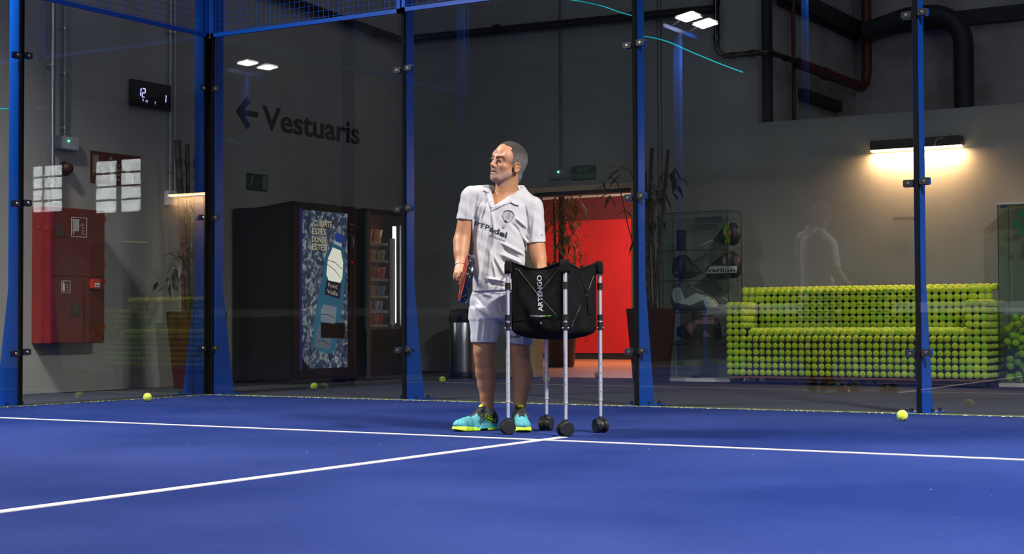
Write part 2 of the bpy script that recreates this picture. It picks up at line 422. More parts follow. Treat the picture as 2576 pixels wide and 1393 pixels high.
# room behind the doorway
struct(MB().box((-5, YF + 0.12, -0.1), (2.9, 12.6, 0)), 'floor_red_room', m_ofloor)
struct(MB().box((-5, 12.6, 0), (2.9, 12.7, 2.5)).box((-5.1, YF + .12, 0), (-5, 12.7, 2.5)).box((2.72, YF + .12, 0), (2.82, 12.7, 2.5)).box((-5, 12.6, 2.5), (2.9, 12.7, 3.1)), 'wall_red_room', mat('cream_wall', (0.85, 0.80, 0.66), 0.8))
struct(MB().box((-5, YF + .12, 3.0), (2.82, 12.7, 3.1)), 'ceiling_red_room', m_white)
rp = thing('red_wall_panel', (0, 12.5, 0.1), 'wide bright red panel wall seen through the doorway', 'panel')
MB().box((-4, 12.48, 0.10), (2.6, 12.56, 2.27)).build('red_board', m_redwall, rp)
MB().box((-4, 12.47, 2.27), (2.6, 12.57, 2.64)).build('top_band', m_dredwall, rp)
MB().box((-4, 12.50, 0.0), (2.6, 12.58, 0.10)).build('dark_plinth', m_black, rp)
for k in range(5): MB().box((-3.2 + k * 1.05, 12.472, 0.3), (-3.14 + k * 1.05, 12.482, 1.75)).build('batten', mat('red_batten', (0.5, 0.01, 0.01), 0.8), rp)
area('red_room_light', (-1.0, 10.4, 2.9), (-1.0, 10.9, 0), 2.4, 1.2, 150, (1, 0.93, 0.85))
# skirting
struct(MB().box((XL, 2.0, 0), (XL + .015, YF, 0.07)), 'baseboard_left', m_black)
struct(MB().box((XL, YF - .015, 0), (DX0 - .38, YF, 0.05)), 'baseboard_back', m_carpet2)
# daylight windows high in the far end wall (seen mirrored in the side glass)
m_day = mat('daylight_pane', (0.5, 0.5, 0.5), 0.5, emit=(0.95, 1.0, 0.98), estr=40.0)
for k, (xa, xb, za, zb) in enumerate(((25.7, 26.9, 3.9, 5.3), (23.5, 24.3, 3.77, 5.3), (22.55, 23.3, 3.77, 5.3))):
    w = struct(MB().box((xa - .06, -22, za - .06), (xb + .06, -21.96, za)).box((xa - .06, -22, zb), (xb + .06, -21.96, zb + .06)).box((xa - .06, -22, za), (xa, -21.96, zb)).box((xb, -22, za), (xb + .06, -21.96, zb)), 'window_%d' % (k + 1), mat('window_frame', (0.1, 0.1, 0.1), 0.6))
    for j in range(4):
        h = (zb - za) / 4
        MB().box((xa, -21.99, za + j * h + .03), (xb, -21.97, za + (j + 1) * h - .03)).build('pane', m_day, w)

# ------------------------------------------------------------------ court enclosure
ZC = (0.393, 1.485, 2.57)
def clamp(parent, p, along, out, zc):
    """black pad with a screw on the court side, blue lug behind; p on the glass plane, 'along' unit vector, 'out' towards the court"""
    p = Vector(p); along = Vector(along); out = Vector(out)
    for sg in (1, -1):
        c = p + along * (sg * 0.052) + Vector((0, 0, zc - (0.01 if sg < 0 else 0)))
        e = along * 0.032; pad = MB()
        pts = [c - e * 1.0 - Vector((0, 0, .017)), c - e * .8 - Vector((0, 0, .022)), c + e * .8 - Vector((0, 0, .022)), c + e - Vector((0, 0, .017)), c + e + Vector((0, 0, .017)), c + e * .8 + Vector((0, 0, .022)), c - e * .8 + Vector((0, 0, .022)), c - e + Vector((0, 0, .017))]
        pad.prism([q + out * 0.007 for q in pts], out * 0.008)
        cl = pad.build('clamp_pad', m_black, parent)
        MB().cyl(c + out * .015, c + out * .020, .011, .009, 14).build('screw', m_screw, cl)
        lug = MB(); lug.prism([q - out * 0.018 + (q - c) * 0.12 for q in pts], out * 0.010); lug.build('lug', m_blue, parent)
def post(x, y, side, top, label, clamps=True, s0=1):
    """side 'back': plate runs +y behind the glass; 'left': runs -x"""
    t = thing('steel_post', (x, y, 0), label, 'post', 'blue steel posts of the glass court enclosure')
    if side == 'back':
        out, al, bk = Vector((0, -1, 0)), Vector((1, 0, 0)), Vector((0, 1, 0))
    else:
        out, al, bk = Vector((1, 0, 0)), Vector((0, 1, 0)), Vector((-1, 0, 0))
    o = Vector((x, y, 0)) + bk * 0.012; w = 0.022
    up = MB().prism([o - al * w, o + al * w, o + al * w + bk * .10, o - al * w + bk * .10], (0, 0, top)); up.build('upright', m_blue, t)
    gs = MB().prism([o + bk * .10 - al * .012, o + bk * .10 - al * .012 + Vector((0, 0, .92)), o + bk * .235 - al * .012 + Vector((0, 0, .02)), o + bk * .235 - al * .012], al * 0.03); gs.build('gusset', m_blue, t)
    bp = MB().prism([o - al * .09 - bk * .0, o + al * .09 - bk * .0, o + al * .09 + bk * .28, o - al * .09 + bk * .26], (0, 0, .01)).build('base_plate', m_blue, t)
    for i in (-1, 1):
        for j in (.05, .21): MB().cyl(o + al * .07 * i + bk * j + Vector((0, 0, .01)), o + al * .07 * i + bk * j + Vector((0, 0, .032)), .012, .012, 6).build('nut', m_black, bp)
    MB().prism([o - bk * .002 - al * .016, o - bk * .002 + al * .016, o - bk * .020 + al * .013, o - bk * .020 - al * .013], (0, 0, 3.0 if top > 3.1 else top)).build('gasket', mat('black_gasket', (0.006, 0.006, 0.007), 0.8, spec=0.08), t)
    if clamps:
        for z in ZC:
            if z < top: clamp(t, (x, y, 0), al, out, z)
    return t
post(0.035, 0, 'back', 4.03, 'blue steel post at the corner on the back wall side', False)
cp = [o for o in bpy.data.objects if o.name == 'steel_post'][-1]
MB().box((-.014, -.020, 0), (.020, .014, 3.0)).build('corner_gasket', MATS['black_gasket'], cp)
post(2, 0, 'back', 4.03, 'blue steel post behind the lit snack machine, left of the man')
post(4, 0, 'back', 4.03, 'blue steel post between the red doorway and the display case')
post(6.01, 0, 'back', 4.03, 'blue steel post in front of the tennis ball sofa')
post(8, 0, 'back', 4.03, 'blue steel post of the back wall past the right edge of the picture')
post(10, 0, 'back', 4.03, 'blue steel post at the right hand back corner')
post(0, -0.035, 'left', 4.03, 'blue steel post at the corner on the side wall side', False)
pl = post(0, -2, 'left', 4.03, 'blue steel post at the left edge of the picture')
for z in ZC:
    c = bpy.data.objects.new('corner', None); bpy.data.objects.remove(c)
    for (p, al, out, par) in (((0.035 + 0.05, 0, z), (1, 0, 0), (0, -1, 0), 'back'), ((0, -0.035 - 0.05, z), (0, 1, 0), (1, 0, 0), 'left')):
        t = [o for o in bpy.data.objects if o.get('label', '').startswith('blue steel post at the corner on the ' + ('back' if par == 'back' else 'side'))][0]
        p, al, out = Vector(p), Vector(al), Vector(out); e = al * .032; h = Vector((0, 0, .02))
        cl = MB().prism([q + out * .007 for q in (p - e - h, p + e - h, p + e + h, p - e + h)], out * .008).build('clamp_pad', m_black, t)
        MB().cyl(p + out * .015, p + out * .020, .011, .009, 14).build('screw', m_screw, cl)
for y in (-4,): post(0, y - .06, 'left', 3.05, 'blue steel side post of the court left of the picture, seen only mirrored', False)
def glass(a, b, h, label):
    a, b = Vector(a), Vector(b); d = (b - a).normalized(); n = Vector((-d.y, d.x, 0))
    o = MB().prism([a + d * .006 - n * .005, b - d * .006 - n * .005, b - d * .006 + n * .005, a + d * .006 + n * .005], (0, 0, h - 0.02))
    o.v = [v + Vector((0, 0, .012)) for v in o.v]
    return tag(o.build('glass_pane', m_court_glass), label, 'glass pane', 'clear glass panes of the court enclosure')
glass((0, 0, 0), (2, 0, 0), 3.0, 'clear back wall glass pane in front of the vending machine with the bottle')
glass((2, 0, 0), (4, 0, 0), 3.0, 'clear back wall glass pane directly behind the man')
glass((4, 0, 0), (6.01, 0, 0), 3.0, 'clear back wall glass pane in front of the racket display case')
glass((6.01, 0, 0), (8, 0, 0), 3.0, 'rightmost back wall glass pane, right end of the ball sofa behind it')
glass((8, 0, 0), (10, 0, 0), 3.0, 'back wall glass pane past the right edge of the picture')
glass((0, -2, 0), (0, 0, 0), 3.0, 'clear side glass pane in front of the red fire hose cabinet')
glass((0, -4, 0), (0, -2, 0), 3.0, 'clear side glass pane at the left edge of the picture')
def mesh_panel(a, b, z0, z1, label, seen=True):
    a, b = Vector(a), Vector(b); d = (b - a).normalized(); L = (b - a).length; n = Vector((d.y, -d.x, 0))
    t = thing('mesh_panel', (a + b) / 2 + Vector((0, 0, z0)), label, 'fence panel', 'blue wire mesh panels above the glass')
    fr = MB(); w = 0.032; o = n * 0.006
    def bar(p, q, up):
        fr.prism([p + o, q + o, q + o + up, p + o + up], n * 0.03)
    A, B = a + d * .008, b - d * .008
    bar(A + Vector((0, 0, z0)), B + Vector((0, 0, z0)), Vector((0, 0, w))); bar(A + Vector((0, 0, z1 - w)), B + Vector((0, 0, z1 - w)), Vector((0, 0, w)))
    bar(A + Vector((0, 0, z0)), A + d * w + Vector((0, 0, z0)), Vector((0, 0, z1 - z0))); bar(B - d * w + Vector((0, 0, z0)), B + Vector((0, 0, z0)), Vector((0, 0, z1 - z0)))
    fr.build('frame', m_blue, t)
    wi = MB(); q = n * 0.022; k = 0.05
    while k < L - .03:
        p = a + d * k + q; wi.cyl(p + Vector((0, 0, z0)), p + Vector((0, 0, z1)), .002, .002, 4, False); k += .05
    z = z0 + .05
    while z < z1 - .02:
        wi.cyl(A + q + Vector((0, 0, z)), B + q + Vector((0, 0, z)), .002, .002, 4, False); z += .05
    wi.build('wire_mesh', m_blue, t, 'stuff')
mesh_panel((0.035, 0, 0), (2, 0, 0), 3.0, 4.0, 'blue wire mesh panel above the glass left of the second post')
mesh_panel((2, 0, 0), (4, 0, 0), 3.005, 4.0, 'blue wire mesh panel above the glass pane behind the man')
mesh_panel((4, 0, 0), (6.01, 0, 0), 3.0, 4.0, 'blue wire mesh panel above the glass in front of the display case')
mesh_panel((6.01, 0, 0), (8, 0, 0), 3.0, 4.0, 'blue wire mesh panel above the rightmost glass pane')
mesh_panel((0, -2, 0), (0, -0.035, 0), 3.0, 4.0, 'blue wire mesh panel above the side glass pane at the corner')
mesh_panel((0, -4, 0), (0, -2, 0), 3.0, 4.0, 'blue wire mesh panel above the side glass at the left edge')
# flood light poles
m_lens2 = mat('lamp_lens_bright', (1, 1, 1), .5, emit=(1, .98, .95), estr=300)
m_lens = mat('lamp_lens', (1, 1, 1), .5, emit=(1, .98, .95), estr=70)
m_pole = mat('blue_pole_paint', (0.0, 0.035, 0.22), 0.4)
for i, (x, y, z, tg, p, spr) in enumerate(FLOODS):
    sgn = 1 if x < 5 else -1
    t = thing('flood_light_pole', (x, y, 0), ['blue flood light pole beside the near left side wall', 'blue flood light pole beside the near right side wall', 'blue light pole mirrored at the upper right of the back glass', 'blue light pole mirrored twice, above the painted wall word', 'tall blue light pole mirrored left of the last post'][i], 'light pole')
    MB().bbox((x - .05, y - .05, 0), (x + .05, y + .05, z - .12), .008).build('pole', m_pole, t)
    ca = MB().box((x - .02 + sgn * .0, y - .55, z - .14), (x + .03 * sgn + .02, y + .55, z - .08)).build('crossarm', m_blue, t)
    for (j, loc, rot) in LAMPS:
        if j != i: continue
        M = Matrix.Translation(loc + Vector((0, 0, .02))) @ rot.to_matrix().to_4x4()
        bm = bmesh.new(); bmesh.ops.create_cube(bm, size=1)
        for v in bm.verts: v.co = Vector((v.co.x * .40, v.co.y * .30, v.co.z * .05 + .03))
        h = MB().frombm(bm, False, M).build('lamp_head', m_blackg, t)
        Ml = Matrix.Translation(loc) @ rot.to_matrix().to_4x4()
        MB().add([Ml @ Vector(q) for q in ((-.17, -.12, .006), (.17, -.12, .006), (.17, .12, .006), (-.17, .12, .006), (-.17, -.12, .012), (.17, -.12, .012), (.17, .12, .012), (-.17, .12, .012))], [(0, 3, 2, 1), (4, 5, 6, 7), (0, 1, 5, 4), (1, 2, 6, 5), (2, 3, 7, 6), (3, 0, 4, 7)]).build('lens', m_lens2 if i == 3 else m_lens, h)
        MB().cyl(loc + Vector((0, 0, .05)), (x, loc.y, z - .1), .012, .012, 8).build('bracket', m_grey, t)
# net behind the camera, its white tape shows in the back glass
net = thing('court_net', (5, -10, 0), 'black tennis net with white top tape, mirrored faintly in the back glass', 'net')
MB().box((0.05, -10.004, .71), (9.95, -9.996, .84)).build('top_tape', mat('net_tape', (0.75, 0.75, 0.72), 0.8, noise=0.25, nscale=30), net)
wi = MB()
for k in range(200): wi.cyl((0.05 + k * .05, -10, 0), (0.05 + k * .05, -10, .71), .0015, .0015, 3, False)
for k in range(14): wi.cyl((0.05, -10, .02 + k * .05), (9.95, -10, .02 + k * .05), .0015, .0015, 3, False)
wi.build('net_mesh', m_black, net, 'stuff')
for x in (0.05, 9.95): MB().cyl((x, -10, 0), (x, -10, .9), .03, .03, 12).build('net_post', m_blue, net)
# teal reflections in the glass, built as glowing tubes behind it
def bez(p, n=24):
    out = []
    for i in range(len(p) - 1):
        p0 = p[max(i - 1, 0)]; p1 = p[i]; p2 = p[i + 1]; p3 = p[min(i + 2, len(p) - 1)]
        for k in range(n):
            t = k / n; out.append(0.5 * ((2 * p1) + (-p0 + p2) * t + (2 * p0 - 5 * p1 + 4 * p2 - p3) * t * t + (-p0 + 3 * p1 - 3 * p2 + p3) * t ** 3))
    out.append(p[-1]); return out
m_teal = mat('teal_reflection', (0.0, 0.45, 0.50), 0.6, emit=(0.0, 0.55, 0.62), estr=0.45)
tag(MB().tube(bez([onY(x, y, .14) for x, y in ((1395, -4), (1440, 0), (1510, 14), (1560, 31), (1594, 40))], 8), .0038, 8).build('reflection_streak', m_teal), 'teal reflection built as a glowing cord left of the middle blue post at the top edge', 'streak')
tag(MB().tube(bez([onY(x, y, .14) for x, y in ((1598, 91), (1632, 93), (1680, 105), (1740, 131), (1810, 160), (1869, 182))], 8), .0040, 8).build('reflection_streak', m_teal), 'teal reflection built as a glowing cord slanting down right of the middle blue post', 'streak')
tag(MB().tube(bez([onX(x, y, -.9) for x, y in ((-6, 274), (22, 273), (46, 269))], 8), .004, 8).build('reflection_streak', m_teal), 'short teal reflection built as a thin glowing cord at the left edge of the picture', 'streak')
# ------------------------------------------------------------------ left wall
Xn = Vector((1, 0, 0)); Yp = Vector((0, 1, 0)); Zp = Vector((0, 0, 1))
def conduit(name, x, y, z0, z1, r, m, label, collars=()):
    t = thing(name, (x, y, z0), label, 'pipe')
    MB().cyl((x, y, z0), (x, y, z1), r, r, 14).build('tube', m, t)
    for z in collars:
        c = MB().cyl((x, y, z - .012), (x, y, z + .012), r + .008, r + .008, 14).box((XL, y - .006, z - .008), (x, y + .006, z + .008)).build('collar', m_steel, t)
        c2 = MB().cyl((x, y - r - .03, z), (x, y + r + .03, z), .008, .008, 8).build('collar_bolt', m_screw, t)
    return t
conduit('wall_pipe', XL + .09, -0.43, 1.63, 7.3, .022, m_steel, 'thick steel pipe running down the left wall into the red cabinet', (2.84, 1.86, 1.66))
conduit('wall_pipe', XL + .03, -0.24, 2.24, 7.3, .011, m_grey, 'thin grey conduit down the left wall into the box with the green light', (3.20, 2.80, 2.32))
conduit('wall_pipe', XL + .03, 1.075, 1.86, 7.3, .012, m_grey, 'left thin conduit of the pair right of the digital clock', (3.38, 2.05))
conduit('wall_pipe', XL + .03, 1.135, 1.80, 7.3, .009, m_grey, 'right thin conduit of the pair right of the digital clock', (3.38, 2.05))
t = thing('emergency_light', (XL, -.24, 2.13), 'grey emergency light box with green lamp on the left wall', 'emergency light')
MB().bbox((XL, -.375, 2.128), (XL + .06, -.095, 2.245), .008).build('housing', mat('grey_box', (0.42, 0.43, 0.46), 0.5), t)
mg = mat('green_led', (0, 0.5, 0.1), 0.4, emit=(0.05, 1.0, 0.25), estr=9)
MB().sph((XL + .062, -.22, 2.205), .009, 2).build('led', mg, t)
t = thing('alarm_siren', (XL, -.215, 1.965), 'round dark red alarm siren above the red cabinet', 'siren')
ms = mat('siren_red', (0.06, 0.012, 0.01), 0.5)
def lathe_x(prof, c, m, name, par, n=28):
    mb = MB(); mb.lathe(prof, (0, 0, 0), n); c = Vector(c); mb.v = [c + Vector((v.z, v.x, v.y)) for v in mb.v]; return mb.build(name, m, par)
lathe_x([(.055, 0), (.058, .03), (.05, .05), (.046, .052), (.04, .075), (.02, .085), (.0001, .086)], (XL, -.215, 1.965), ms, 'siren_body', t)
lathe_x([(.062, 0), (.062, .012), (.0001, .013)], (XL, -.215, 1.965), ms, 'base', t)
t = thing('junction_box', (XL, 1.09, 1.76), 'small white junction box at the foot of the paired conduits', 'junction box')
MB().bbox((XL, 1.02, 1.72), (XL + .06, 1.16, 1.86), .008).build('box_body', m_white, t)
MB().bbox((XL + .06, 1.03, 1.73), (XL + .068, 1.15, 1.85), .003).build('cover', m_white, t)
# red fire hose cabinet
RB = thing('fire_hose_cabinet', (XL, -.2, .43), 'tall red fire hose cabinet mounted on the left wall', 'fire cabinet')
m_red = mat('cabinet_red', (0.26, 0.012, 0.010), 0.45, noise=0.25, nscale=5)
m_redd = mat('cabinet_door_red', (0.13, 0.010, 0.009), 0.5, noise=0.3, nscale=5)
MB().bbox((XL, -.575, .430), (-1.265, .037, 1.600), .006).build('body', m_red, RB)
d1 = MB().bbox((-1.268, -.565, 1.012), (-1.250, .030, 1.590), .004).build('upper_door', m_redd, RB)
d2 = MB().bbox((-1.268, -.565, .438), (-1.250, -.215, .992), .004).build('lower_door', m_redd, RB)
d3 = MB().bbox((-1.268, -.205, .438), (-1.252, .030, .992), .004).build('side_door', m_redd, RB)
m_wink = mat('white_ink', (0.62, 0.58, 0.55), 0.6)
m_dred2 = mat('sign_dark_red', (0.12, 0.012, 0.014), 0.5)
def frame_rect(y0, y1, z0, z1, x, w):
    return MB().box((x, y0, z0), (x + .001, y1, z0 + w)).box((x, y0, z1 - w), (x + .001, y1, z1)).box((x, y0, z0), (x + .001, y0 + w, z1)).box((x, y1 - w, z0), (x + .001, y1, z1))
def flames(mb, y0, y1, z0, z1, x, rows=4):
    h = (z1 - z0) / rows
    for k in range(rows):
        for s2 in (0, .5):
            a = y0 + (y1 - y0) * s2 * .55; zb = z0 + k * h
            pts = []
            for i in range(7):
                q = i / 6; pts.append((a + (y1 - y0) * (.05 + .38 * q), zb + h * (1.25 - 1.0 * q + .35 * q * q)))
            for i in range(6, -1, -1):
                q = i / 6; pts.append((a + (y1 - y0) * (.12 + .38 * q), zb + h * (1.10 - 1.15 * q + .75 * q * q) - h * .25 * math.sin(q * math.pi)))
            flat_print(mb, poly2(pts), lambda p, q: Vector((x, p, q)), .001, (1, 0, 0))
s1 = MB().box((-1.250, -.363, 1.349), (-1.248, -.184, 1.523)).build('sign_plate', m_dred2, d1)
mb = frame_rect(-.363, -.184, 1.349, 1.523, -1.248, .006)
for k in range(6): mb.box((-1.248, -.345 + k * .0125, 1.405), (-1.247, -.338 + k * .0125, 1.497))
mb.box((-1.248, -.350, 1.495), (-1.247, -.270, 1.505)).box((-1.248, -.350, 1.400), (-1.247, -.285, 1.408)).box((-1.248, -.340, 1.372), (-1.247, -.333, 1.403)).box((-1.248, -.268, 1.45), (-1.247, -.248, 1.456))
flames(mb, -.255, -.195, 1.365, 1.47, -1.248); mb.build('sign_pictogram', m_wink, d1)
MB().box((-1.250, -.471, .864), (-1.248, -.372, .970)).build('sign_plate', m_dred2, d2)
mb = frame_rect(-.471, -.372, .864, .970, -1.248, .004)
mb.box((-1.248, -.458, .878), (-1.247, -.432, .938)).box((-1.248, -.452, .938), (-1.247, -.440, .958)).box((-1.248, -.462, .945), (-1.247, -.452, .950))
flames(mb, -.420, -.382, .875, .94, -1.248, 3); mb.build('sign_pictogram', m_wink, d2)
for (d, y, z) in ((d1, -.50, 1.395), (d2, -.32, .715)):
    MB().bbox((-1.250, y - .04, z - .045), (-1.243, y + .05, z + .045), .003).build('latch', m_blackg, d)
    MB().bbox((-1.243, y - .01, z - .03), (-1.237, y + .03, z + .03), .002).build('latch_flap', mat('latch_grey', (.05, .02, .02), .3), d)
for z in (.55, .95, 1.1, 1.5): MB().cyl((-1.247, .030, z), (-1.247, .030, z + .05), .006, .006, 8).build('hinge', m_red, RB)
cpnt = thing('call_point', (-1.250, -.10, .93), 'small bright red fire alarm call point on the red cabinet', 'alarm button')
MB().bbox((-1.250, -.15, .905), (-1.205, -.055, .99), .006).build('housing', mat('call_red', (0.5, 0.03, 0.02), 0.4), cpnt)
MB().box((-1.205, -.13, .920), (-1.203, -.075, .955)).build('label_plate', m_white, cpnt)
wall_text('FOC', (0, 0), .04, .012, (-1.203, -.123, .931), Yp, Zp, Xn, m_black, cpnt)
# photoluminescent fire sign
m_sg = mat('sign_green_glow', (0.30, 0.36, 0.18), 0.6)
t = thing('fire_equipment_sign', (XL, .4, 2.05), 'dark red sign with hose reel, flame and call point symbols', 'sign')
z0, z1 = 1.865, 2.155
MB().box((XL, .09, z0), (XL + .004, .712, z1)).build('sign_plate', mat('sign_maroon', (0.10, 0.016, 0.014), 0.6), t)
mb = MB(); X1 = XL + .004
for k in range(7): mb.box((X1, .118 + k * .0105, 1.97), (X1 + .001, .124 + k * .0105, 2.115))
mb.box((X1, .115, 2.112), (X1 + .001, .190, 2.12)).box((X1, .115, 1.965), (X1 + .001, .175, 1.972)).box((X1, .125, 1.93), (X1 + .001, .131, 1.97))
flames(mb, .205, .27, 1.89, 2.06, X1); flames(mb, .40, .47, 1.89, 2.06, X1)
mb.box((X1, .320, 2.075), (X1 + .001, .325, 2.12)).box((X1, .350, 2.075), (X1 + .001, .355, 2.12)).box((X1, .320, 2.115), (X1 + .001, .355, 2.12)).box((X1, .320, 2.075), (X1 + .001, .355, 2.08))
mb.cyl((X1, .3375, 2.1), (X1 + .001, .3375, 2.1), .011, .011, 12).box((X1, .325, 1.90), (X1 + .001, .35, 2.06)).box((X1, .345, 1.90), (X1 + .001, .375, 2.02))
mb.cyl((X1, .55, 2.04), (X1 + .001, .55, 2.04), .028, .028, 16).box((X1, .52, 1.90), (X1 + .001, .58, 2.02)).box((X1, .59, 1.90), (X1 + .001, .62, 1.98))
mb.build('sign_pictogram', m_sg, t)
# digital clock
t = thing('digital_clock', (XL, .8, 2.75), 'black digital wall clock showing violet digits on the left wall', 'clock')
MB().bbox((XL, .555, 2.615), (XL + .05, 1.07, 2.86), .006).build('case', m_blackg, t)
m_led = mat('violet_led', (0.3, 0.3, 0.8), 0.4, emit=(0.42, 0.40, 1.0), estr=2.2)
def seg_digit(mb, ch, y, z, w, h, x, sl=.10):
    S = {'1': 'bc', '2': 'abged', '9': 'abcdfg', '0': 'abcdef', '3': 'abgcd'}[ch]; th = h * .11
    P = {'a': (0, 1, 1, 1), 'b': (1, 1, 1, .5), 'c': (1, .5, 1, 0), 'd': (0, 0, 1, 0), 'e': (0, .5, 0, 0), 'f': (0, 1, 0, .5), 'g': (0, .5, 1, .5)}
    for s in S:
        a, b_, c, d = P[s]
        A = Vector((x, y + a * w + sl * b_ * h, z + b_ * h)); B = Vector((x, y + c * w + sl * d * h, z + d * h)); q = (B - A); A2 = A + q * .09; B2 = B - q * .09
        mb.cyl(A2, B2, th * .5, th * .5, 8)
mb = MB(); seg_digit(mb, '1', .625, 2.712, .035, .075, XL + .052); seg_digit(mb, '2', .680, 2.706, .034, .080, XL + .052)
seg_digit(mb, '9', .685, 2.668, .012, .020, XL + .052); seg_digit(mb, '2', .725, 2.664, .010, .019, XL + .052); seg_digit(mb, '0', .742, 2.664, .010, .019, XL + .052)
seg_digit(mb, '2', .845, 2.660, .012, .022, XL + .052); seg_digit(mb, '1', .985, 2.690, .004, .072, XL + .052)
mb.build('digits', m_led, t)
# painted word with arrow
t = thing('wall_lettering', (XL, 3, 2.7), 'large dark painted word Vestuaris with a left arrow on the wall', 'lettering')
m_ink = mat('wall_black_ink', (0.03, 0.03, 0.03), 0.7)
wall_text('Vestuaris', (0, 0), 4.10 - 2.44, .250, (XL, 2.44, 2.602), Yp, Zp, Xn, m_ink, t, 'lettering', bold=.022, thick=.004)
a = MB(); P = lambda x, y: Vector((XL, x, y))
flat_print(a, poly2([(2.035, 2.735), (2.20, 2.90), (2.255, 2.85), (2.165, 2.76), (2.375, 2.76), (2.375, 2.705), (2.165, 2.705), (2.255, 2.615), (2.20, 2.565)]), P, .004, Xn)
a.build('arrow', m_ink, t)
# exit sign
t = thing('exit_sign', (XL, 2.35, 2.04), 'small dark green exit sign with running man above the vending machine', 'sign')
MB().box((XL, 2.195, 1.955), (XL + .005, 2.52, 2.125)).build('sign_plate', mat('exit_green', (0.016, 0.06, 0.035), 0.5), t)
mb = MB(); X1 = XL + .005
mb.box((X1, 2.44, 1.97), (X1 + .001, 2.505, 2.11)).box((X1, 2.35, 2.035), (X1 + .001, 2.43, 2.045)).cyl((X1, 2.29, 2.098), (X1 + .001, 2.29, 2.098), .012, .012, 12)
for A, B, r in (((2.29, 2.08), (2.27, 2.03), .009), ((2.27, 2.03), (2.30, 2.005), .006), ((2.30, 2.005), (2.295, 1.975), .005), ((2.27, 2.03), (2.245, 2.0), .006), ((2.245, 2.0), (2.225, 1.995), .005), ((2.285, 2.075), (2.32, 2.055), .004), ((2.285, 2.075), (2.255, 2.05), .004)):
    mb.cyl((X1, *A), (X1, *B), r, r, 6)
mb.build('sign_pictogram', mat('exit_glow', (0.16, 0.24, 0.12), 0.6), t)

# ------------------------------------------------------------------ vending machines
XV = -0.70
m_vb = mat('machine_black', (0.010, 0.010, 0.012), 0.35)
V = thing('vending_machine', (-1.1, 2.5, 0), 'black drinks vending machine with a large bottle poster front', 'vending machine')
MB().bbox((XL + .02, 1.96, .03), (XV - .02, 2.99, 1.745), .012).add([(XL + .02, 1.96, 1.74), (XV - .02, 1.96, 1.74), (XV - .02, 2.99, 1.74), (XL + .02, 2.99, 1.74), (XL + .25, 2.0, 1.70 + .04), (XV - .02, 1.97, 1.79), (XV - .02, 2.98, 1.79), (XL + .25, 2.95, 1.74)], [(0, 1, 5, 4), (1, 2, 6, 5), (2, 3, 7, 6), (4, 5, 6, 7), (3, 0, 4, 7)]).build('body', m_vb, V)
for y in (2.02, 2.93):
    for x in (XL + .1, XV - .1): MB().cyl((x, y, 0), (x, y, .035), .025, .025, 12).build('foot', m_black, V)
dr = MB().bbox((XV - .02, 1.965, .06), (XV, 2.985, 1.78), .008).build('door', m_vb, V)
m_ice = bpy.data.materials.new('ice_poster'); m_ice.use_nodes = True
def ice():
    nt = m_ice.node_tree; L = nt.links.new; b = nt.nodes['Principled BSDF']; b.inputs['Roughness'].default_value = 0.3
    tc = nt.nodes.new('ShaderNodeTexCoord'); n = nt.nodes.new('ShaderNodeTexNoise'); n.inputs['Scale'].default_value = 14; n.inputs['Detail'].default_value = 9; n.inputs['Distortion'].default_value = 1.2
    L(tc.outputs['Object'], n.inputs['Vector']); r = nt.nodes.new('ShaderNodeValToRGB'); L(n.outputs[0], r.inputs[0])
    e = r.color_ramp.elements; e[0].position = .33; e[0].color = (0.008, 0.02, 0.06, 1); e[1].position = .68; e[1].color = (0.42, 0.46, 0.45, 1)
    q = e.new(.5); q.color = (0.05, 0.085, 0.14, 1)
    L(r.outputs[0], b.inputs['Base Color']); L(r.outputs[0], b.inputs['Emission Color']); b.inputs['Emission Strength'].default_value = 0.42
ice()
X2 = XV + .001
Px = lambda x, y: Vector((X2, x, y))
pb = MB(); flat_print(pb, poly2([(2.10, .25), (2.10, 1.712), (2.823, 1.712), (2.823, .15), (2.22, .15)]), Px, .004, Xn); po = pb.build('backlit_poster', m_ice, dr)
MB().box((XV, 2.060, .14), (XV + .003, 2.098, 1.73)).build('violet_side_glow', mat('violet_edge', (0.02, 0.015, 0.09), 0.3, emit=(0.03, 0.02, 0.16), estr=.35), dr)
m_pt = mat('poster_text', (0.5, 0.42, 0.3), 0.5, emit=(0.62, 0.52, 0.36), estr=0.5)
m_pts = mat('poster_text_shadow', (0.01, 0.01, 0.02), 0.5)
# bottle print
def prt(pts, m, name, lift, par=po):
    if len(pts) > 8: pts = [tuple(p) for p in bez([Vector((a, b_, 0)) for a, b_ in pts + pts[:1]], 4)[:-1]]; pts = [(p[0], p[1]) for p in pts]
    mb = MB(); flat_print(mb, poly2([tuple(onX(x, y, X2).yz) for x, y in pts]), lambda a, b: Vector((X2 + .003 + lift, a, b)), .0006, Xn); return mb.build(name, m, par)
def em(name, c, s): return mat(name, c, 0.35, emit=c, estr=s)
prt([(838, 612), (862, 622), (866, 650), (868, 700), (862, 760), (852, 830), (840, 882), (822, 888), (800, 880), (786, 860), (790, 810), (800, 740), (812, 690), (816, 650), (826, 626)], em('bottle_edge_blue', (0.02, 0.13, 0.22), .5), 'bottle_outline', .001)
prt([(836, 622), (856, 630), (862, 660), (860, 700), (852, 716), (826, 706), (820, 690), (824, 650)], em('bottle_light', (0.75, 0.73, 0.62), .85), 'bottle_shoulder', .0022)
prt([(812, 765), (846, 772), (842, 815), (806, 808), (806, 780)], em('bottle_mid', (0.16, 0.2, 0.25), .6), 'bottle_waist', .0022)
prt([(802, 815), (838, 822), (828, 880), (792, 872), (796, 830)], em('bottle_low', (0.11, 0.14, 0.18), .5), 'bottle_base', .0022)
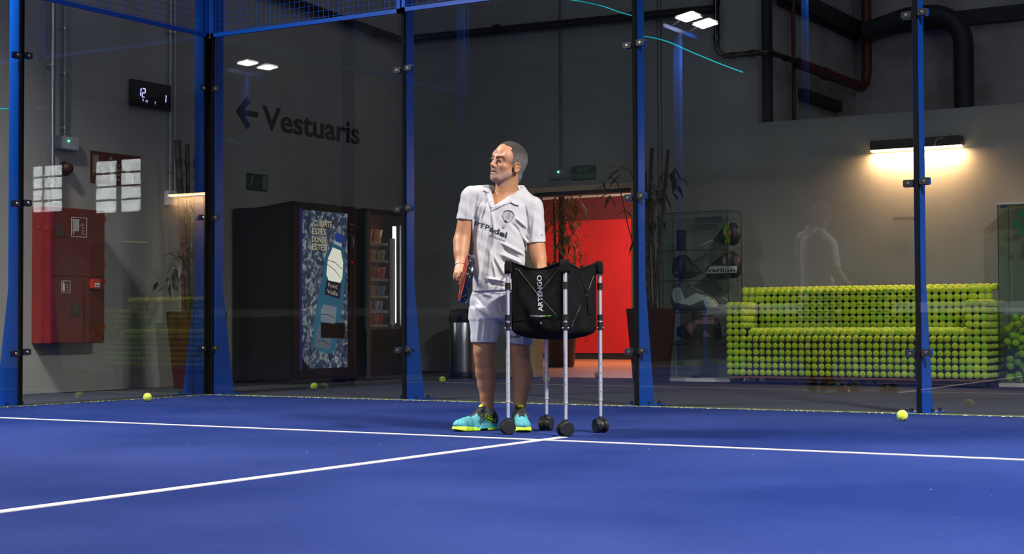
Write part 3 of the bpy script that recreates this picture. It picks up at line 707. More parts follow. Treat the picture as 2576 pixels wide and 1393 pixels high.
for k, (a, b_) in enumerate((((822, 652), (860, 676)), ((822, 664), (858, 700)), ((806, 790), (842, 800)), ((800, 835), (834, 850)), ((796, 856), (828, 866)))):
    prt([(a[0], a[1]), ((a[0] + b_[0]) / 2, (a[1] + b_[1]) / 2 - 5), (b_[0], b_[1]), (b_[0], b_[1] + 1.5), ((a[0] + b_[0]) / 2, (a[1] + b_[1]) / 2 - 3), (a[0], a[1] + 1.5)], em('bottle_rib', (0.03, 0.06, 0.10), .3), 'bottle_ridge', .0033)
prt([(843, 590), (862, 597), (858, 622), (838, 612)], em('bottle_neck', (0.35, 0.42, 0.48), .6), 'bottle_neck', .0022)
prt([(843, 586), (850, 586), (863, 592), (865, 604), (860, 613), (842, 606), (840, 596)], em('cap_blue', (0.01, 0.035, 0.20), .8), 'bottle_cap', .0033)
prt([(820, 704), (857, 712), (853, 752), (815, 740)], em('label_navy', (0.012, 0.012, 0.04), .5), 'bottle_label', .0035)
def px_text(s, a, b_, h, m, par, name, P, lift_dir, lift=.001, bold=0.0, thick=.0006, up=None):
    a = Vector(a); b_ = Vector(b_); d = b_ - a; n = Vector((d.y, -d.x)).normalized() * h if up is None else Vector(up)
    mb = MB(); L = Vector(lift_dir) * lift
    flat_print(mb, text_tris(s, bold), lambda x, y: P(a.x + d.x * x + n.x * y, a.y + d.y * x + n.y * y) + L, thick, lift_dir)
    return mb.build(name, m, par)
for k, (s, xa, xb, ya, yb) in enumerate((('¡CUÍDATE', 785, 834, 567, 572), ('ESTÉS', 784, 819, 588, 591), ('DONDE', 784, 821, 608, 611), ('ESTÉS!', 784, 822, 627, 631))):
    px_text(s, (xa + 1.2, ya + 1), (xb + 1.2, yb + 1), 14.5, m_pts, po, 'text_shadow', planeX(X2), Xn, .0045, .03, up=(0, -15.5))
    px_text(s, (xa, ya), (xb, yb), 14, m_pt, po, 'lettering', planeX(X2), Xn, .0055, .02, up=(0, -15))
for s, xa, xb, ya, yb in (('Font', 823, 846, 721, 726), ('Vella', 820, 847, 737, 744)):
    px_text(s, (xa, ya), (xb, yb), 12, m_pt, po, 'lettering', planeX(X2), Xn, .0095, up=(1.5, -11))
fp = MB().bbox((XV, 2.38, .445), (XV + .012, 2.775, .60), .012).build('delivery_flap', m_black, dr)
sel = MB().box((XV, 2.85, .9), (XV + .006, 2.95, 1.66)).build('selection_panel', m_vb, dr)
MB().bbox((XV + .006, 2.87, 1.35), (XV + .012, 2.93, 1.50), .004).build('coin_unit', mat('dull_steel', (.10, .10, .11), .4, .5), dr)
MB().box((XV + .012, 2.91, 1.40), (XV + .014, 2.922, 1.47)).build('card_slot', mat('slot_white', (.5, .5, .5), .4), dr)
MB().box((XV + .006, 2.88, 1.60), (XV + .009, 2.91, 1.612)).build('price_label', m_grey, dr)
MB().sph((XV + .008, 2.9, 1.22), .007, 1).build('red_led', mat('red_led', (1, 0, 0), .4, emit=(1, .05, .02), estr=.5), dr)
# snack machine (open lit window)
S = thing('snack_machine', (-1.1, 3.6, 0), 'lit snack vending machine with glass front beside the bottle machine', 'vending machine')
y0, y1 = 3.15, 3.98; zt = 1.79; zb = .53; xb_ = XL + .05
sh = MB().box((xb_, y0, .02), (XV, y1, zb)).box((xb_, y0, zb), (XV - .02, y0 + .04, zt)).box((xb_, y1 - .04, zb), (XV - .02, y1, zt)).box((xb_, y0, zt - .05), (XV, y1, zt)).box((xb_, y0, zb), (xb_ + .03, y1, zt))
sh.build('body', m_vb, S)
MB().box((xb_ + .03, y0 + .04, zb), (xb_ + .04, y1 - .04, zt - .05)).build('back_liner', mat('liner_grey', (.35, .36, .38), .5), S)
MB().box((XV - .02, y0 + .0, .03), (XV + .012, y0 + .055, zt - .02)).build('side_trim', mat('trim_grey', (.14, .14, .15), .35, .6), S)
MB().box((XV - .01, y1 - .03, zb), (XV + .01, y1, zt - .06)).build('side_trim', m_vb, S)
MB().box((XV - .004, y0 + .055, zb), (XV, y1 - .03, zt - .06)).build('front_glass', glass_mat('snack_glass', (.96, .97, .98), .03, haze=.03, hazecol=(.8, .8, .8)), S)
MB().box((XV - .06, 3.70, .60), (XV - .03, 3.725, 1.63)).build('light_tube', mat('tube_light', (1, 1, 1), .5, emit=(.95, 1, 1), estr=6.5), S)
MB().box((XV - .06, 3.65, .58), (XV - .02, 3.695, 1.50)).build('tube_reflector', m_white, S)
MB().box((XV - .02, 3.78, .58), (XV - .012, 3.90, 1.65)).build('frosted_strip', mat('frost', (.5, .52, .54), .6), S)
MB().box((XV, 3.30, .30), (XV + .006, 3.85, .45)).build('pickup_flap', m_black, S)
rows = [1.45, 1.27, 1.07, .89, .735, .585]
m_sh = mat('shelf_grey', (.4, .4, .4), .5, .3)
cols = [[(.55, .25, .05), (.75, .3, .05)], [(.35, .25, .12), (.4, .3, .2), (.25, .3, .1)], [(.45, .35, .08), (.3, .1, .05), (.75, .08, .04)], [(.25, .25, .22), (.3, .28, .2), (.1, .2, .4)], [(.5, .5, .7), (.55, .55, .75), (.5, .5, .7), (.5, .5, .65)], [(.75, .06, .05), (.7, .06, .05), (.75, .08, .06), (.7, .06, .05)]]
LBL = ['crisp bag', 'sweet packet', 'snack packet', 'biscuit packet', 'pale chocolate bar', 'red chocolate bar']
for r, z in enumerate(rows):
    MB().box((xb_ + .05, y0 + .05, z - .02), (XV - .08, y1 - .34, z - .008)).box((XV - .085, y0 + .05, z - .03), (XV - .075, y1 - .34, z - .003)).build('shelf', m_sh, S)
    n = len(cols[r]); wv = (y1 - .36 - y0 - .08) / n; ht = (.14, .10, .12, .10, .10, .10)[r]
    for k in range(n):
        c = cols[r][k]; yc = y0 + .075 + wv * (k + .5); w2 = min(wv * .42, .06) if r < 4 else .011; xf = XV - .10 - (.02 if k % 2 else 0)
        o = MB(); m = 8; vs = []; fs = []
        for i in range(m + 1):
            for j in range(m + 1):
                u, v = i / m * 2 - 1, j / m * 2 - 1; bul = (1 - u ** 4) * (1 - v ** 4) * .022
                vs.append((xf + bul + (v * .012), yc + u * w2 + v * .012 * (1 if r < 4 else 0), z + ht / 2 + v * ht / 2))
        q = (m + 1) ** 2; vs += [(2 * (xf) - p[0] + p[2] * 0, p[1], p[2]) for p in vs]
        for i in range(m):
            for j in range(m):
                a = i * (m + 1) + j; fs += [(a, a + m + 1, a + m + 2, a + 1), (q + a, q + a + 1, q + a + m + 2, q + a + m + 1)]
        o.add(vs, fs, True)
        col2 = (0.8, .7, .3) if r < 3 else (.7, .7, .7)
        ob = o.build('snack_packet', mat('packet_%d_%d' % (r, k % 3), c, .35, noise=.5, nscale=40, emit=c, estr=.03), None)
        ob.data['x'] = 1
        wh = {2: ('left', 'right'), 3: ('left', 'middle', 'right')}.get(n)
        if wh: tag(ob, '%s %s on the %s shelf of the lit snack machine' % (wh[k], LBL[r], ('top', 'second', 'third', 'fourth', 'fifth', 'bottom')[r]), 'snack', '%ss on the %s shelf' % (LBL[r], ('top', 'second', 'third', 'fourth', 'fifth', 'bottom')[r]))
        else: tag(ob, '%s on the %s shelf of the lit snack machine' % (LBL[r], ('top', 'second', 'third', 'fourth', 'fifth', 'bottom')[r]), 'snack', '%ss on the %s shelf' % (LBL[r], ('top', 'second', 'third', 'fourth', 'fifth', 'bottom')[r]))
# ------------------------------------------------------------------ bin
BN = thing('waste_bin', (-.29, 4.36, 0), 'round steel waste bin with black swing lid by the wall', 'bin')
bx, by = -.29, 4.36
MB().lathe([(.150, 0), (.153, .06), (.150, .065)], (bx, by, 0)).build('base_ring', m_black, BN)
MB().lathe([(.148, .06), (.150, .34), (.150, .60), (.147, .61)], (bx, by, 0), 48).build('body', m_steel, BN)
MB().lathe([(.155, .60), (.158, .63), (.158, .675), (.150, .69), (.135, .735), (.06, .748), (.0001, .75)], (bx, by, 0), 40).build('lid', m_black, BN)
MB().prism([(bx - .07, by - .152, .61), (bx + .07, by - .152, .61), (bx + .06, by - .16, .68), (bx - .06, by - .16, .68)], (0, .03, 0)).build('swing_flap', m_blackg, BN)
# ------------------------------------------------------------------ plants
m_pot = mat('dark_red_pot', (0.055, 0.008, 0.008), 0.45)
m_pot2 = mat('dark_maroon_pot', (0.035, 0.008, 0.012), 0.4)
m_soil = mat('dark_soil', (0.02, 0.015, 0.01), 0.9)
m_bam = mat('dry_bamboo', (0.035, 0.022, 0.018), 0.6)
m_leaf = mat('dark_leaf', (0.035, 0.06, 0.02), 0.5, color2=(0.02, 0.03, 0.012), nscale=8)
m_leaf2 = mat('golden_leaf', (0.34, 0.30, 0.05), 0.7, color2=(0.10, 0.17, 0.03), nscale=12)
def pot(t, x, y, w0, w1, h, m):
    mb = MB(); q = []
    for (w, z) in ((w0, 0), (w1, h)): q += [(x - w, y - w, z), (x + w, y - w, z), (x + w, y + w, z), (x - w, y + w, z)]
    q += [(x - w1 + .02, y - w1 + .02, h), (x + w1 - .02, y - w1 + .02, h), (x + w1 - .02, y + w1 - .02, h), (x - w1 + .02, y + w1 - .02, h)]
    q += [(p[0], p[1], h - .05) for p in q[8:12]]
    mb.add(q, [(3, 2, 1, 0)] + [(a, (a + 1) % 4, 4 + (a + 1) % 4, 4 + a) for a in range(4)] + [(4 + a, 4 + (a + 1) % 4, 8 + (a + 1) % 4, 8 + a) for a in range(4)] + [(8 + a, 8 + (a + 1) % 4, 12 + (a + 1) % 4, 12 + a) for a in range(4)])
    mb.build('pot', m, t)
    MB().box((x - w1 + .02, y - w1 + .02, h - .06), (x + w1 - .02, y + w1 - .02, h - .045)).build('soil', m_soil, t)
def leaf(mb, base, d, L, w, droop=.5):
    base = Vector(base); d = Vector(d).normalized(); s = d.cross(Zp); s = s.normalized() if s.length > .01 else Vector((1, 0, 0))
    vs = []; n = 5
    for i in range(n + 1):
        t = i / n; c = base + d * L * t + Vector((0, 0, -droop * L * t * t)); ww = w * math.sin(math.pi * min(.98, t * .9 + .08)) * .5
        vs += [c - s * ww, c + Vector((0, 0, -ww * .3)), c + s * ww]
    mb.add(vs, [f for i in range(n) for f in ((3 * i, 3 * i + 1, 3 * i + 4, 3 * i + 3), (3 * i + 1, 3 * i + 2, 3 * i + 5, 3 * i + 4))], True)
def cane(t, p0, p1, r, m=m_bam, k=9):
    p0, p1 = Vector(p0), Vector(p1); pts = []; rr = []
    for i in range(k):
        for e in (0, .06, .94):
            pts.append(p0.lerp(p1, (i + e) / k)); rr.append(r * (1.18 if e == 0 else 1))
    pts.append(p1); rr.append(r)
    return MB().tube(pts, rr, 8).build('cane', m, t)
def foliage(t, pts, n, L, w, m=m_leaf, spread=.15, name='foliage'):
    mb = MB()
    for _ in range(n):
        c = Vector(R.choice(pts)) + Vector((R.gauss(0, spread), R.gauss(0, spread), R.gauss(0, spread)))
        a = R.uniform(0, 6.28); leaf(mb, c, (math.cos(a), math.sin(a), R.uniform(-.9, .3)), L * R.uniform(.6, 1.3), w, R.uniform(.2, .9))
    return mb.build(name, m, t, 'stuff')
# right planter between doorway and display case
T1 = thing('potted_bamboo', (2.10, 4.12, 0), 'tall dry bamboo plant in a dark maroon pot beside the display case', 'potted plant')
pot(T1, 2.09, 4.14, .135, .185, .73, m_pot2)
Q = lambda px, py, y=4.1: onY(px, py, y)
cane(T1, Q(1622, 790), Q(1640, 372), .019); cane(T1, Q(1645, 790), Q(1681, 376), .017); cane(T1, Q(1630, 790), Q(1627, 480), .028); cane(T1, Q(1612, 790), Q(1640, 500), .022); cane(T1, Q(1650, 790), Q(1640, 560), .016); cane(T1, Q(1637, 790), Q(1622, 430), .020)
foliage(T1, [Q(1628, 470), Q(1650, 480), Q(1640, 540), Q(1630, 600), Q(1650, 620)], 70, .10, .024, m_leaf, .07)
foliage(T1, [Q(1692, 452), Q(1698, 470), Q(1690, 440)], 22, .12, .03, m_leaf, .03)
foliage(T1, [Q(1660, 488), Q(1635, 495)], 16, .10, .026, m_leaf, .05)
for pts in (((1600, 790), (1596, 640), (1578, 560), (1560, 480), (1542, 448), (1526, 448)), ((1608, 790), (1612, 560), (1590, 440), (1572, 425), (1560, 418)), ((1640, 560), (1662, 450), (1680, 440), (1700, 470))):
    MB().tube(bez([Q(*p) for p in pts], 6), .0055, 6).build('thin_stem', m_bam, T1)
lv = MB()
for (px, py, dx, dz, L) in ((1520, 450, -.3, -.8, .07), (1518, 455, .2, -1, .09), (1515, 468, -1, -.3, .12), (1512, 470, -.5, -.9, .08), (1535, 490, -.6, -.7, .12), (1535, 492, .4, -.6, .10), (1530, 487, -1, -.2, .10), (1560, 420, -1, .25, .14), (1560, 424, -.9, -.3, .16), (1556, 430, -1, -.1, .14), (1560, 440, -.9, -.5, .15), (1575, 528, -1, -.3, .10), (1574, 530, .8, -.4, .08), (1592, 560, .6, -.7, .09), (1588, 590, .5, -.9, .08), (1580, 610, -.5, -.9, .08)):
    leaf(lv, Q(px, py), (dx, R.uniform(-.3, .3), dz), L * 1.1, .04, .3)
lv.build('leaf_cluster', m_leaf, T1, 'stuff')
# left planter
T2 = thing('potted_bamboo', (-1.06, 1.0, 0), 'tall bamboo plant in a dark red pot by the left corner', 'potted plant')
pot(T2, -1.06, 1.0, .145, .20, .71, m_pot)
Q2 = lambda px, py, x=-1.06: onX(px, py, x)
for a, b_, r, m in (((472, 790), (446, 352), .030, m_bam), ((478, 790), (471, 362), .020, m_bam), ((462, 790), (455, 560), .016, mat('red_cane', (.09, .012, .01), .5)), ((486, 790), (488, 560), .012, mat('green_cane', (.05, .08, .03), .5)), ((492, 790), (494, 520), .009, mat('green_cane', (.05, .08, .03), .5))):
    cane(T2, Q2(*a), Q2(*b_), r, m)
foliage(T2, [Q2(440, 650), Q2(425, 690), Q2(432, 700)], 22, .13, .035, m_leaf, .04)
foliage(T2, [Q2(478, 520), Q2(486, 590), Q2(490, 640), Q2(480, 560)], 46, .11, .028, m_leaf, .06)
foliage(T2, [Q2(490, 400), Q2(488, 450), Q2(480, 500)], 26, .10, .025, m_leaf, .05)
MB().tube(bez([Q2(480, 700), Q2(455, 660), Q2(432, 650)], 6), .004, 6).build('thin_stem', m_leaf, T2)
# plant in the doorway
T3 = thing('potted_bamboo', (-1.3, 8.3, 0), 'leafy bamboo plant in a dark red pot in front of the red panel', 'potted plant')
mb = MB().lathe([(.17, 0), (.185, .02), (.235, .52), (.245, .54), (.225, .545), (.22, .5), (.0001, .5)], (-1.3, 8.3, 0)); mb.build('pot', m_pot2, T3)
Q3 = lambda px, py: onY(px, py, 8.3)
cane(T3, Q3(1412, 840), Q3(1413, 492), .042, mat('dark_trunk', (.10, .015, .01), .6)); cane(T3, Q3(1400, 840), Q3(1394, 500), .018, mat('dark_trunk', (.10, .015, .01), .6))
foliage(T3, [Q3(1420, 530), Q3(1430, 560), Q3(1425, 590), Q3(1435, 610), Q3(1420, 640), Q3(1410, 560), Q3(1430, 500)], 150, .16, .034, m_leaf2, .10)
foliage(T3, [Q3(1395, 500), Q3(1440, 500), Q3(1450, 520)], 14, .18, .03, m_leaf2, .06)

# ------------------------------------------------------------------ back wall things
t = thing('emergency_exit_sign', (.95, YF, 2.2), 'green emergency exit sign lettered Sortida d emergencia above the doorway', 'sign')
MB().box((.80, YF - .006, 2.128), (1.101, YF, 2.288)).build('sign_plate', mat('sign_dark_green', (0.012, 0.07, 0.035), 0.5), t)
wall_text('SORTIDA', (0, 0), .15, .050, (.862, YF - .006, 2.218), Xn, Zp, -Yp, mat('sign_text_green', (.16, .30, .14), .6), t, bold=.012, thick=.002)
wall_text("D'EMERGENCIA", (0, 0), .275, .050, (.812, YF - .006, 2.150), Xn, Zp, -Yp, mat('sign_text_green', (.2, .3, .16), .6), t, bold=.012, thick=.002)
t = thing('emergency_light', (.67, YF, 2.2), 'grey emergency light box with green lamp left of the green sign', 'emergency light')
MB().bbox((.551, YF - .055, 2.155), (.79, YF, 2.262), .008).build('housing', mat('grey_box2', (0.22, 0.23, 0.25), 0.5), t)
MB().sph((.665, YF - .058, 2.228), .010, 2).build('led', mg, t)
conduit_ = thing('wall_pipe', (.676, YF - .02, 2.26), 'thin dark conduit rising from the emergency light above the doorway', 'pipe')
MB().cyl((.676, YF - .02, 2.26), (.676, YF - .02, 7.3), .010, .010, 10).build('tube', mat('conduit_dark', (.12, .13, .15), .5), conduit_)
# pipes
def pipe(label, pts, r, m, col_at=(), name='ceiling_pipe'):
    t = thing(name, pts[0], label, 'pipe'); MB().tube(pts, r, 14).build('tube', m, t)
    for p, d in col_at:
        p = Vector(p); d = Vector(d).normalized(); MB().cyl(p - d * .03, p + d * .03, r * 1.22, r * 1.22, 16).build('coupling', m, t)
    return t
def arc(c, a, b_, n=8):
    c, a, b_ = Vector(c), Vector(a), Vector(b_); return [c - a - b_ + a * math.cos(k / n * math.pi / 2) * 1 + b_ * math.sin(k / n * math.pi / 2) for k in range(n + 1)]
yy = YF - .09; px0 = 2.553; z1 = 3.30
pts = [(px0, yy, 6.8), (px0, yy, z1 + .12)] + [(px0 + .12 - .12 * math.cos(k * math.pi / 12), yy, z1 + .12 - .12 * math.sin(k * math.pi / 12)) for k in range(1, 7)] + [(3.0, yy, z1)] + [(3.0 + .12 * math.sin(k * math.pi / 12), yy + .12 - .12 * math.cos(k * math.pi / 12), z1) for k in range(1, 7)] + [(3.12, 5.6, z1 + .01)]
pipe('glossy dark pipe running down the back wall and bending right', pts, .030, m_pipe, [((px0, yy, 3.86), Zp), ((px0, yy, 3.66), Zp), ((px0, yy, 3.50), Zp), ((px0 + .17, yy, z1), Xn), ((2.93, yy, z1), Xn), ((3.12, 5.2, z1), Yp), ((3.12, 5.5, z1), Yp)])
pipe('dark red pipe running back along the void wall and up', [(3.12, 5.6, 3.30), (3.12, 8.0 - .2, 3.30)] and [(3.12, 5.55, 3.30), (3.14, 7.55, 3.30), (3.16, 7.63, 3.36), (3.17, 7.66, 3.5), (3.17, 7.66, 6.8)], .058, m_dred, [((3.12, 6.4, 3.30), Yp)])
pipe('thin dark red pipe rising beside the void wall edge', [(3.05, 5.62, 2.61), (3.05, 5.62, 6.8)], .022, m_dred)
pipe('thick black duct curving down behind the low wall', [Vector((3.2, 7.5, 3.93)), Vector((3.7, 7.5, 4.05)), Vector((3.95, 7.5, 4.05))] + [Vector((3.95 + .38 * math.sin(k * math.pi / 16), 7.5, 3.67 + .38 * math.cos(k * math.pi / 16))) for k in range(1, 9)] + [Vector((4.33, 7.5, 2.61))], .11, m_duct, name='air_duct')
tag(MB().box((2.956, 5.12, 3.95), (3.06, 7.89, 4.12)).box((2.956, 7.80, 3.95), (9.0, 7.89, 4.12)).box((2.956, 5.4, 3.90), (2.99, 7.89, 3.95)).build('cable_tray', m_duct), 'long dark cable tray along the wall above the void', 'cable tray')
tag(MB().box((2.956, 4.98, 2.62), (3.02, 5.11, 6.8)).box((3.02, 4.99, 2.61), (3.03, 4.97, 6.8)).box((3.02, 5.04, 2.61), (3.03, 5.06, 6.8)).build('cable_duct', m_duct), 'broad black vertical duct at the edge of the dark void', 'duct')
tag(MB().box((2.956, 6.0, 2.98), (3.03, 7.2, 3.10)).build('cable_tray', m_duct), 'short dark tray below the dark red pipe', 'cable tray')
pipe('dark horizontal pipe high on the back wall left of the middle post', [(XL + .08, 0.5, 4.10), (XL + .08, 4.6, 3.88), (XL + .12, 4.74, 3.86), (-.9, YF - .08, 3.86), (2.5, YF - .08, 3.80)], .045, mat('black_pipe', (.015, .013, .015), .4), [((-.1, YF - .08, 3.86), Xn), ((XL + .09, 4.3, 3.88), Yp), ((1.6, YF - .08, 3.82), Xn)])
# lamp bar
t = thing('wall_light_bar', (4.58, YF, 2.27), 'black wall light bar glowing warm white above the ball sofa', 'wall light')
MB().bbox((4.15, YF - .11, 2.245), (5.025, YF, 2.335), .006).build('housing', mat('bar_dark', (0.03, 0.025, 0.022), 0.25, noise=.5, nscale=10), t)
MB().box((4.155, YF - .100, 2.228), (5.02, YF - .03, 2.246)).build('diffuser', mat('warm_strip', (1, .8, .5), .5, emit=(1.0, 0.66, 0.32), estr=16), t)
area('wall_light_bar_glow', (4.587, YF - .065, 2.222), (4.587, YF - .045, 0), .85, .05, 38.0, (1.0, 0.56, 0.27))
MB().tube(bez([Vector((4.78, YF - .118, 2.235)), Vector((4.785, YF - .12, 2.27)), Vector((4.81, YF - .12, 2.31)), Vector((4.86, YF - .115, 2.315))], 5), .004, 5).build('loose_wire', m_grey, t)
MB().tube(bez([Vector((4.94, YF - .03, 2.33)), Vector((4.93, YF - .03, 2.36)), Vector((4.90, YF - .03, 2.375))], 5), .004, 5).build('loose_wire', m_grey, t)
t = thing('wall_letters', (4.45, YF, 1.57), 'tiny raised metal letters on the wall above the ball sofa', 'lettering')
wall_text('NUPEROL', (0, 0), .215, .030, (4.343, YF - .022, 1.568), Xn, Zp, -Yp, m_steel, t, thick=.006)
for k in range(7): MB().cyl((4.358 + k * .031, YF - .022, 1.582), (4.358 + k * .031, YF, 1.582), .003, .003, 6).build('stand_off', m_steel, t)

# ------------------------------------------------------------------ display case
CX0, CX1, CY0_, CY1_, CZ = 2.055, 2.812, 4.40, 4.74, 1.70
K = thing('display_case', ((CX0 + CX1) / 2, 4.57, 0), 'glass display case with four shelves left of the ball sofa', 'display case')
MB().box((CX0 - .02, CY0_ - .02, 0), (CX1 + .02, CY1_ + .01, .032)).build('plinth', m_white, K)
def pane(a, b_, par=K, name='glass_panel', m=m_case_glass): return MB().box(a, b_).build(name, m, par)
pane((CX0, CY0_, .032), (CX1, CY0_ + .006, CZ)); pane((CX0, CY0_, .032), (CX0 + .006, CY1_, CZ)); pane((CX1 - .006, CY0_, .032), (CX1, CY1_, CZ)); pane((CX0, CY0_, CZ - .006), (CX1, CY1_, CZ))
ed = MB()
for x in (CX0, CX1):
    for y in (CY0_, CY1_): ed.box((x - .0025, y - .0025, .032), (x + .0025, y + .0025, CZ))
ed.box((CX0, CY0_ - .002, CZ - .005), (CX1, CY0_ + .002, CZ)).box((CX1 - .002, CY0_, CZ - .005), (CX1 + .002, CY1_, CZ)).box((CX0, CY1_ - .002, CZ - .006), (CX1, CY1_ + .002, CZ)).box(((CX0 + CX1) / 2 - .0015, CY0_ - .002, .04), ((CX0 + CX1) / 2 + .0015, CY0_ + .001, .70))
ed.build('edges', mat('case_edge', (0.015, 0.03, 0.028), 0.2), K)
SHZ = (1.318, 1.014, .695, .37)
for z in SHZ:
    s_ = pane((CX0 + .008, CY0_ + .015, z - .008), (CX1 - .008, CY1_ - .01, z), K, 'shelf')
    MB().box((CX0 + .008, CY0_ + .012, z - .008), (CX1 - .008, CY0_ + .015, z)).build('shelf_edge', mat('case_edge', (0.02, 0.04, 0.04), 0.2), s_)
MB().box((2.41, CY0_ - .008, .04), (2.49, CY0_ + .008, .062)).build('lock', m_black, K)
for x, z in ((CX0 + .2, CZ - .012), (CX1 - .015, CZ - .012)): MB().sph((x, CY0_ - .003, z), .006, 1).build('stud', m_screw, K)
sg = tag(MB().box((2.325, 4.70, 1.60), (2.62, 4.704, 1.665)).build('case_sign', mat('case_sign_grey', (.12, .15, .18), .5)), 'small grey name plate at the top inside the display case', 'sign')
wall_text('PADEL', (0, 0), .12, .016, (2.41, 4.70, 1.637), Xn, Zp, -Yp, m_black, sg, thick=.001)
ga = tag(MB().bbox((2.195, 4.52, 1.318), (2.275, 4.58, 1.53), .005).build('grip_box', m_blackg), 'small black upright package on the top shelf', 'package')
wall_text('W', (0, 0), .03, .035, (2.22, 4.52, 1.36), Xn, Zp, -Yp, mat('teal_ink', (.02, .35, .35), .5), ga, thick=.001)
wall_text('GRIP', (0, 0), .05, .018, (2.21, 4.52, 1.47), Xn, Zp, -Yp, mat('pale_ink', (.3, .3, .32), .5), ga, thick=.001)
def case_bag(pts, y, th, name, m, label, cat, deco, group=None):
    """bag or cover: outline in px bulging in y"""
    P2 = [tuple(onY(x, yy, y).xz) for x, yy in pts]
    v2, f = grid_poly(P2, .03)
    import itertools
    n = len(P2)
    def dist(p):
        best = 9
        for i in range(n):
            a, b_ = Vector(P2[i]), Vector(P2[(i + 1) % n]); q = Vector(p); ab = b_ - a; t = max(0, min(1, (q - a).dot(ab) / ab.length_squared)); best = min(best, (q - a - ab * t).length)
        return best
    h = [th * math.sqrt(max(0, 1 - (1 - min(1, dist(p) / .08)) ** 2)) for p in v2]
    mb = MB(); N = len(v2)
    mb.add([(p[0], y - hh, p[1]) for p, hh in zip(v2, h)] + [(p[0], y + .01 + hh, p[1]) for p, hh in zip(v2, h)], [tuple(t) for t in f] + [tuple(i + N for i in reversed(t)) for t in f], True)
    o = mb.build(name, m); tag(o, label, cat, group)
    bv = BVHTree.FromPolygons([Vector(v) for v in mb.v], mb.f)
    for (dn, dpts, dm) in deco:
        Q = [tuple(onY(x, yy, y).xz) for x, yy in dpts]; v3, f3 = grid_poly(Q, .015)
        d = MB(); flat_print(d, (v3, f3), lambda a, b_: (lambda hit: (hit[0] if hit[0] else Vector((a, y - th * .5, b_))) + Vector((0, -.0015, 0)))(bv.ray_cast(Vector((a, y - .5, b_)), Yp)), .0008, -Yp); d.build(dn, dm, o)
    return o, bv
m_rk = mat('cover_black', (.012, .011, .013), .45); m_rk2 = mat('cover_brown_black', (.022, .016, .017), .5)
lime = mat('lime_print', (.30, .48, .01), .5); m_wp = mat('white_print', (.5, .5, .47), .6)
o, _ = case_bag([(1793, 603), (1808, 585), (1822, 567), (1838, 559), (1852, 562), (1860, 578), (1862, 596), (1855, 612), (1846, 617), (1826, 617), (1804, 608)], 4.52, .05, 'racket', m_rk, 'black padel racket with lime and pink marks on the top shelf', 'racket',
    [('lime_mark', [(1829, 562), (1836, 560), (1838, 570), (1833, 580), (1836, 592), (1842, 600), (1840, 610), (1834, 617), (1826, 616), (1827, 606), (1833, 602), (1829, 594), (1824, 590), (1823, 574)], lime), ('pink_mark', [(1840, 576), (1845, 585), (1841, 595), (1835, 588)], mat('pink_print', (.6, .12, .13), .5)), ('green_rim', [(1805, 587), (1808, 590), (1811, 606), (1808, 610), (1804, 598)], mat('green_print', (.02, .14, .05), .5))])
MB().cyl(onY(1795, 604, 4.52), onY(1764, 618, 4.50), .013, .013, 12).tube([onY(1770, 616, 4.5), onY(1764, 613, 4.48), onY(1762, 619, 4.48)], .003, 5).build('handle', m_grey, o)
o, bv = case_bag([(1775, 676), (1790, 662), (1812, 645), (1830, 633), (1845, 632), (1858, 645), (1865, 665), (1862, 690), (1854, 698), (1830, 702), (1790, 702), (1776, 698)], 4.52, .045, 'racket_cover', m_rk, 'black padel racket cover with a white lettered band on the second shelf', 'racket cover', [('white_band', [(1775, 688), (1790, 669), (1858, 669), (1856, 686)], m_wp)])
mbt = MB(); flat_print(mbt, subdiv(*text_tris('varlion', .02), .05), lambda x, y: bv.ray_cast(Vector((onY(1783 + 71 * x, 684 - 10 * y, 4.52).x, 4.0, onY(1783 + 71 * x + 3 * y, 684 - 10 * y, 4.52).z)), Yp)[0] + Vector((0, -.003, 0)), .0008, -Yp); mbt.build('lettering', m_black, o)
o, _ = case_bag([(1690, 670), (1696, 650), (1708, 642), (1724, 641), (1736, 650), (1746, 664), (1760, 678), (1764, 686), (1752, 694), (1735, 701), (1712, 703), (1697, 697), (1689, 684)], 4.52, .055, 'racket_cover', m_rk2, 'round black racket cover on the left of the second shelf', 'racket cover', [('yellow_mark', [(1702, 686), (1712, 682), (1713, 685), (1703, 690)], mat('dull_yellow', (.28, .22, .03), .5)), ('bronze_mark', [(1712, 668), (1718, 662), (1722, 676), (1715, 684)], mat('dull_bronze', (.07, .05, .03), .5))])
m_wb = mat('bag_grey', (.10, .10, .12), .6); m_wl = mat('bag_white', (.62, .60, .55), .6)
o, _ = case_bag([(1686, 752), (1690, 728), (1700, 716), (1714, 712), (1735, 716), (1765, 730), (1800, 750), (1812, 765), (1815, 778), (1805, 782), (1710, 783), (1695, 775)], 4.50, .07, 'racket_bag', m_wb, 'grey racket bag with a large white zigzag on the third shelf', 'bag',
    [('white_zigzag', [(1693, 738), (1704, 722), (1720, 724), (1730, 752), (1758, 737), (1795, 748), (1808, 762), (1812, 776), (1784, 780), (1777, 754), (1745, 768), (1705, 761)], m_wl), ('zip', [(1714, 712), (1735, 715), (1765, 729), (1800, 749), (1799, 752), (1763, 732), (1734, 718), (1714, 715)], m_wl)])
MB().tube(bez([onY(1692, 776, 4.46), onY(1680, 782, 4.43), onY(1670, 785, 4.41), onY(1669, 795, 4.41)], 5), .007, 6).build('strap', m_wl, o)
MB().tube(bez([onY(1812, 776, 4.46), onY(1824, 770, 4.45), onY(1832, 758, 4.46), onY(1818, 748, 4.5)], 5), .007, 6).build('strap', m_wl, o)
m_pk = mat('bag_dusty_pink', (.30, .14, .16), .6); m_dk = mat('bag_dark_plum', (.018, .010, .014), .6)
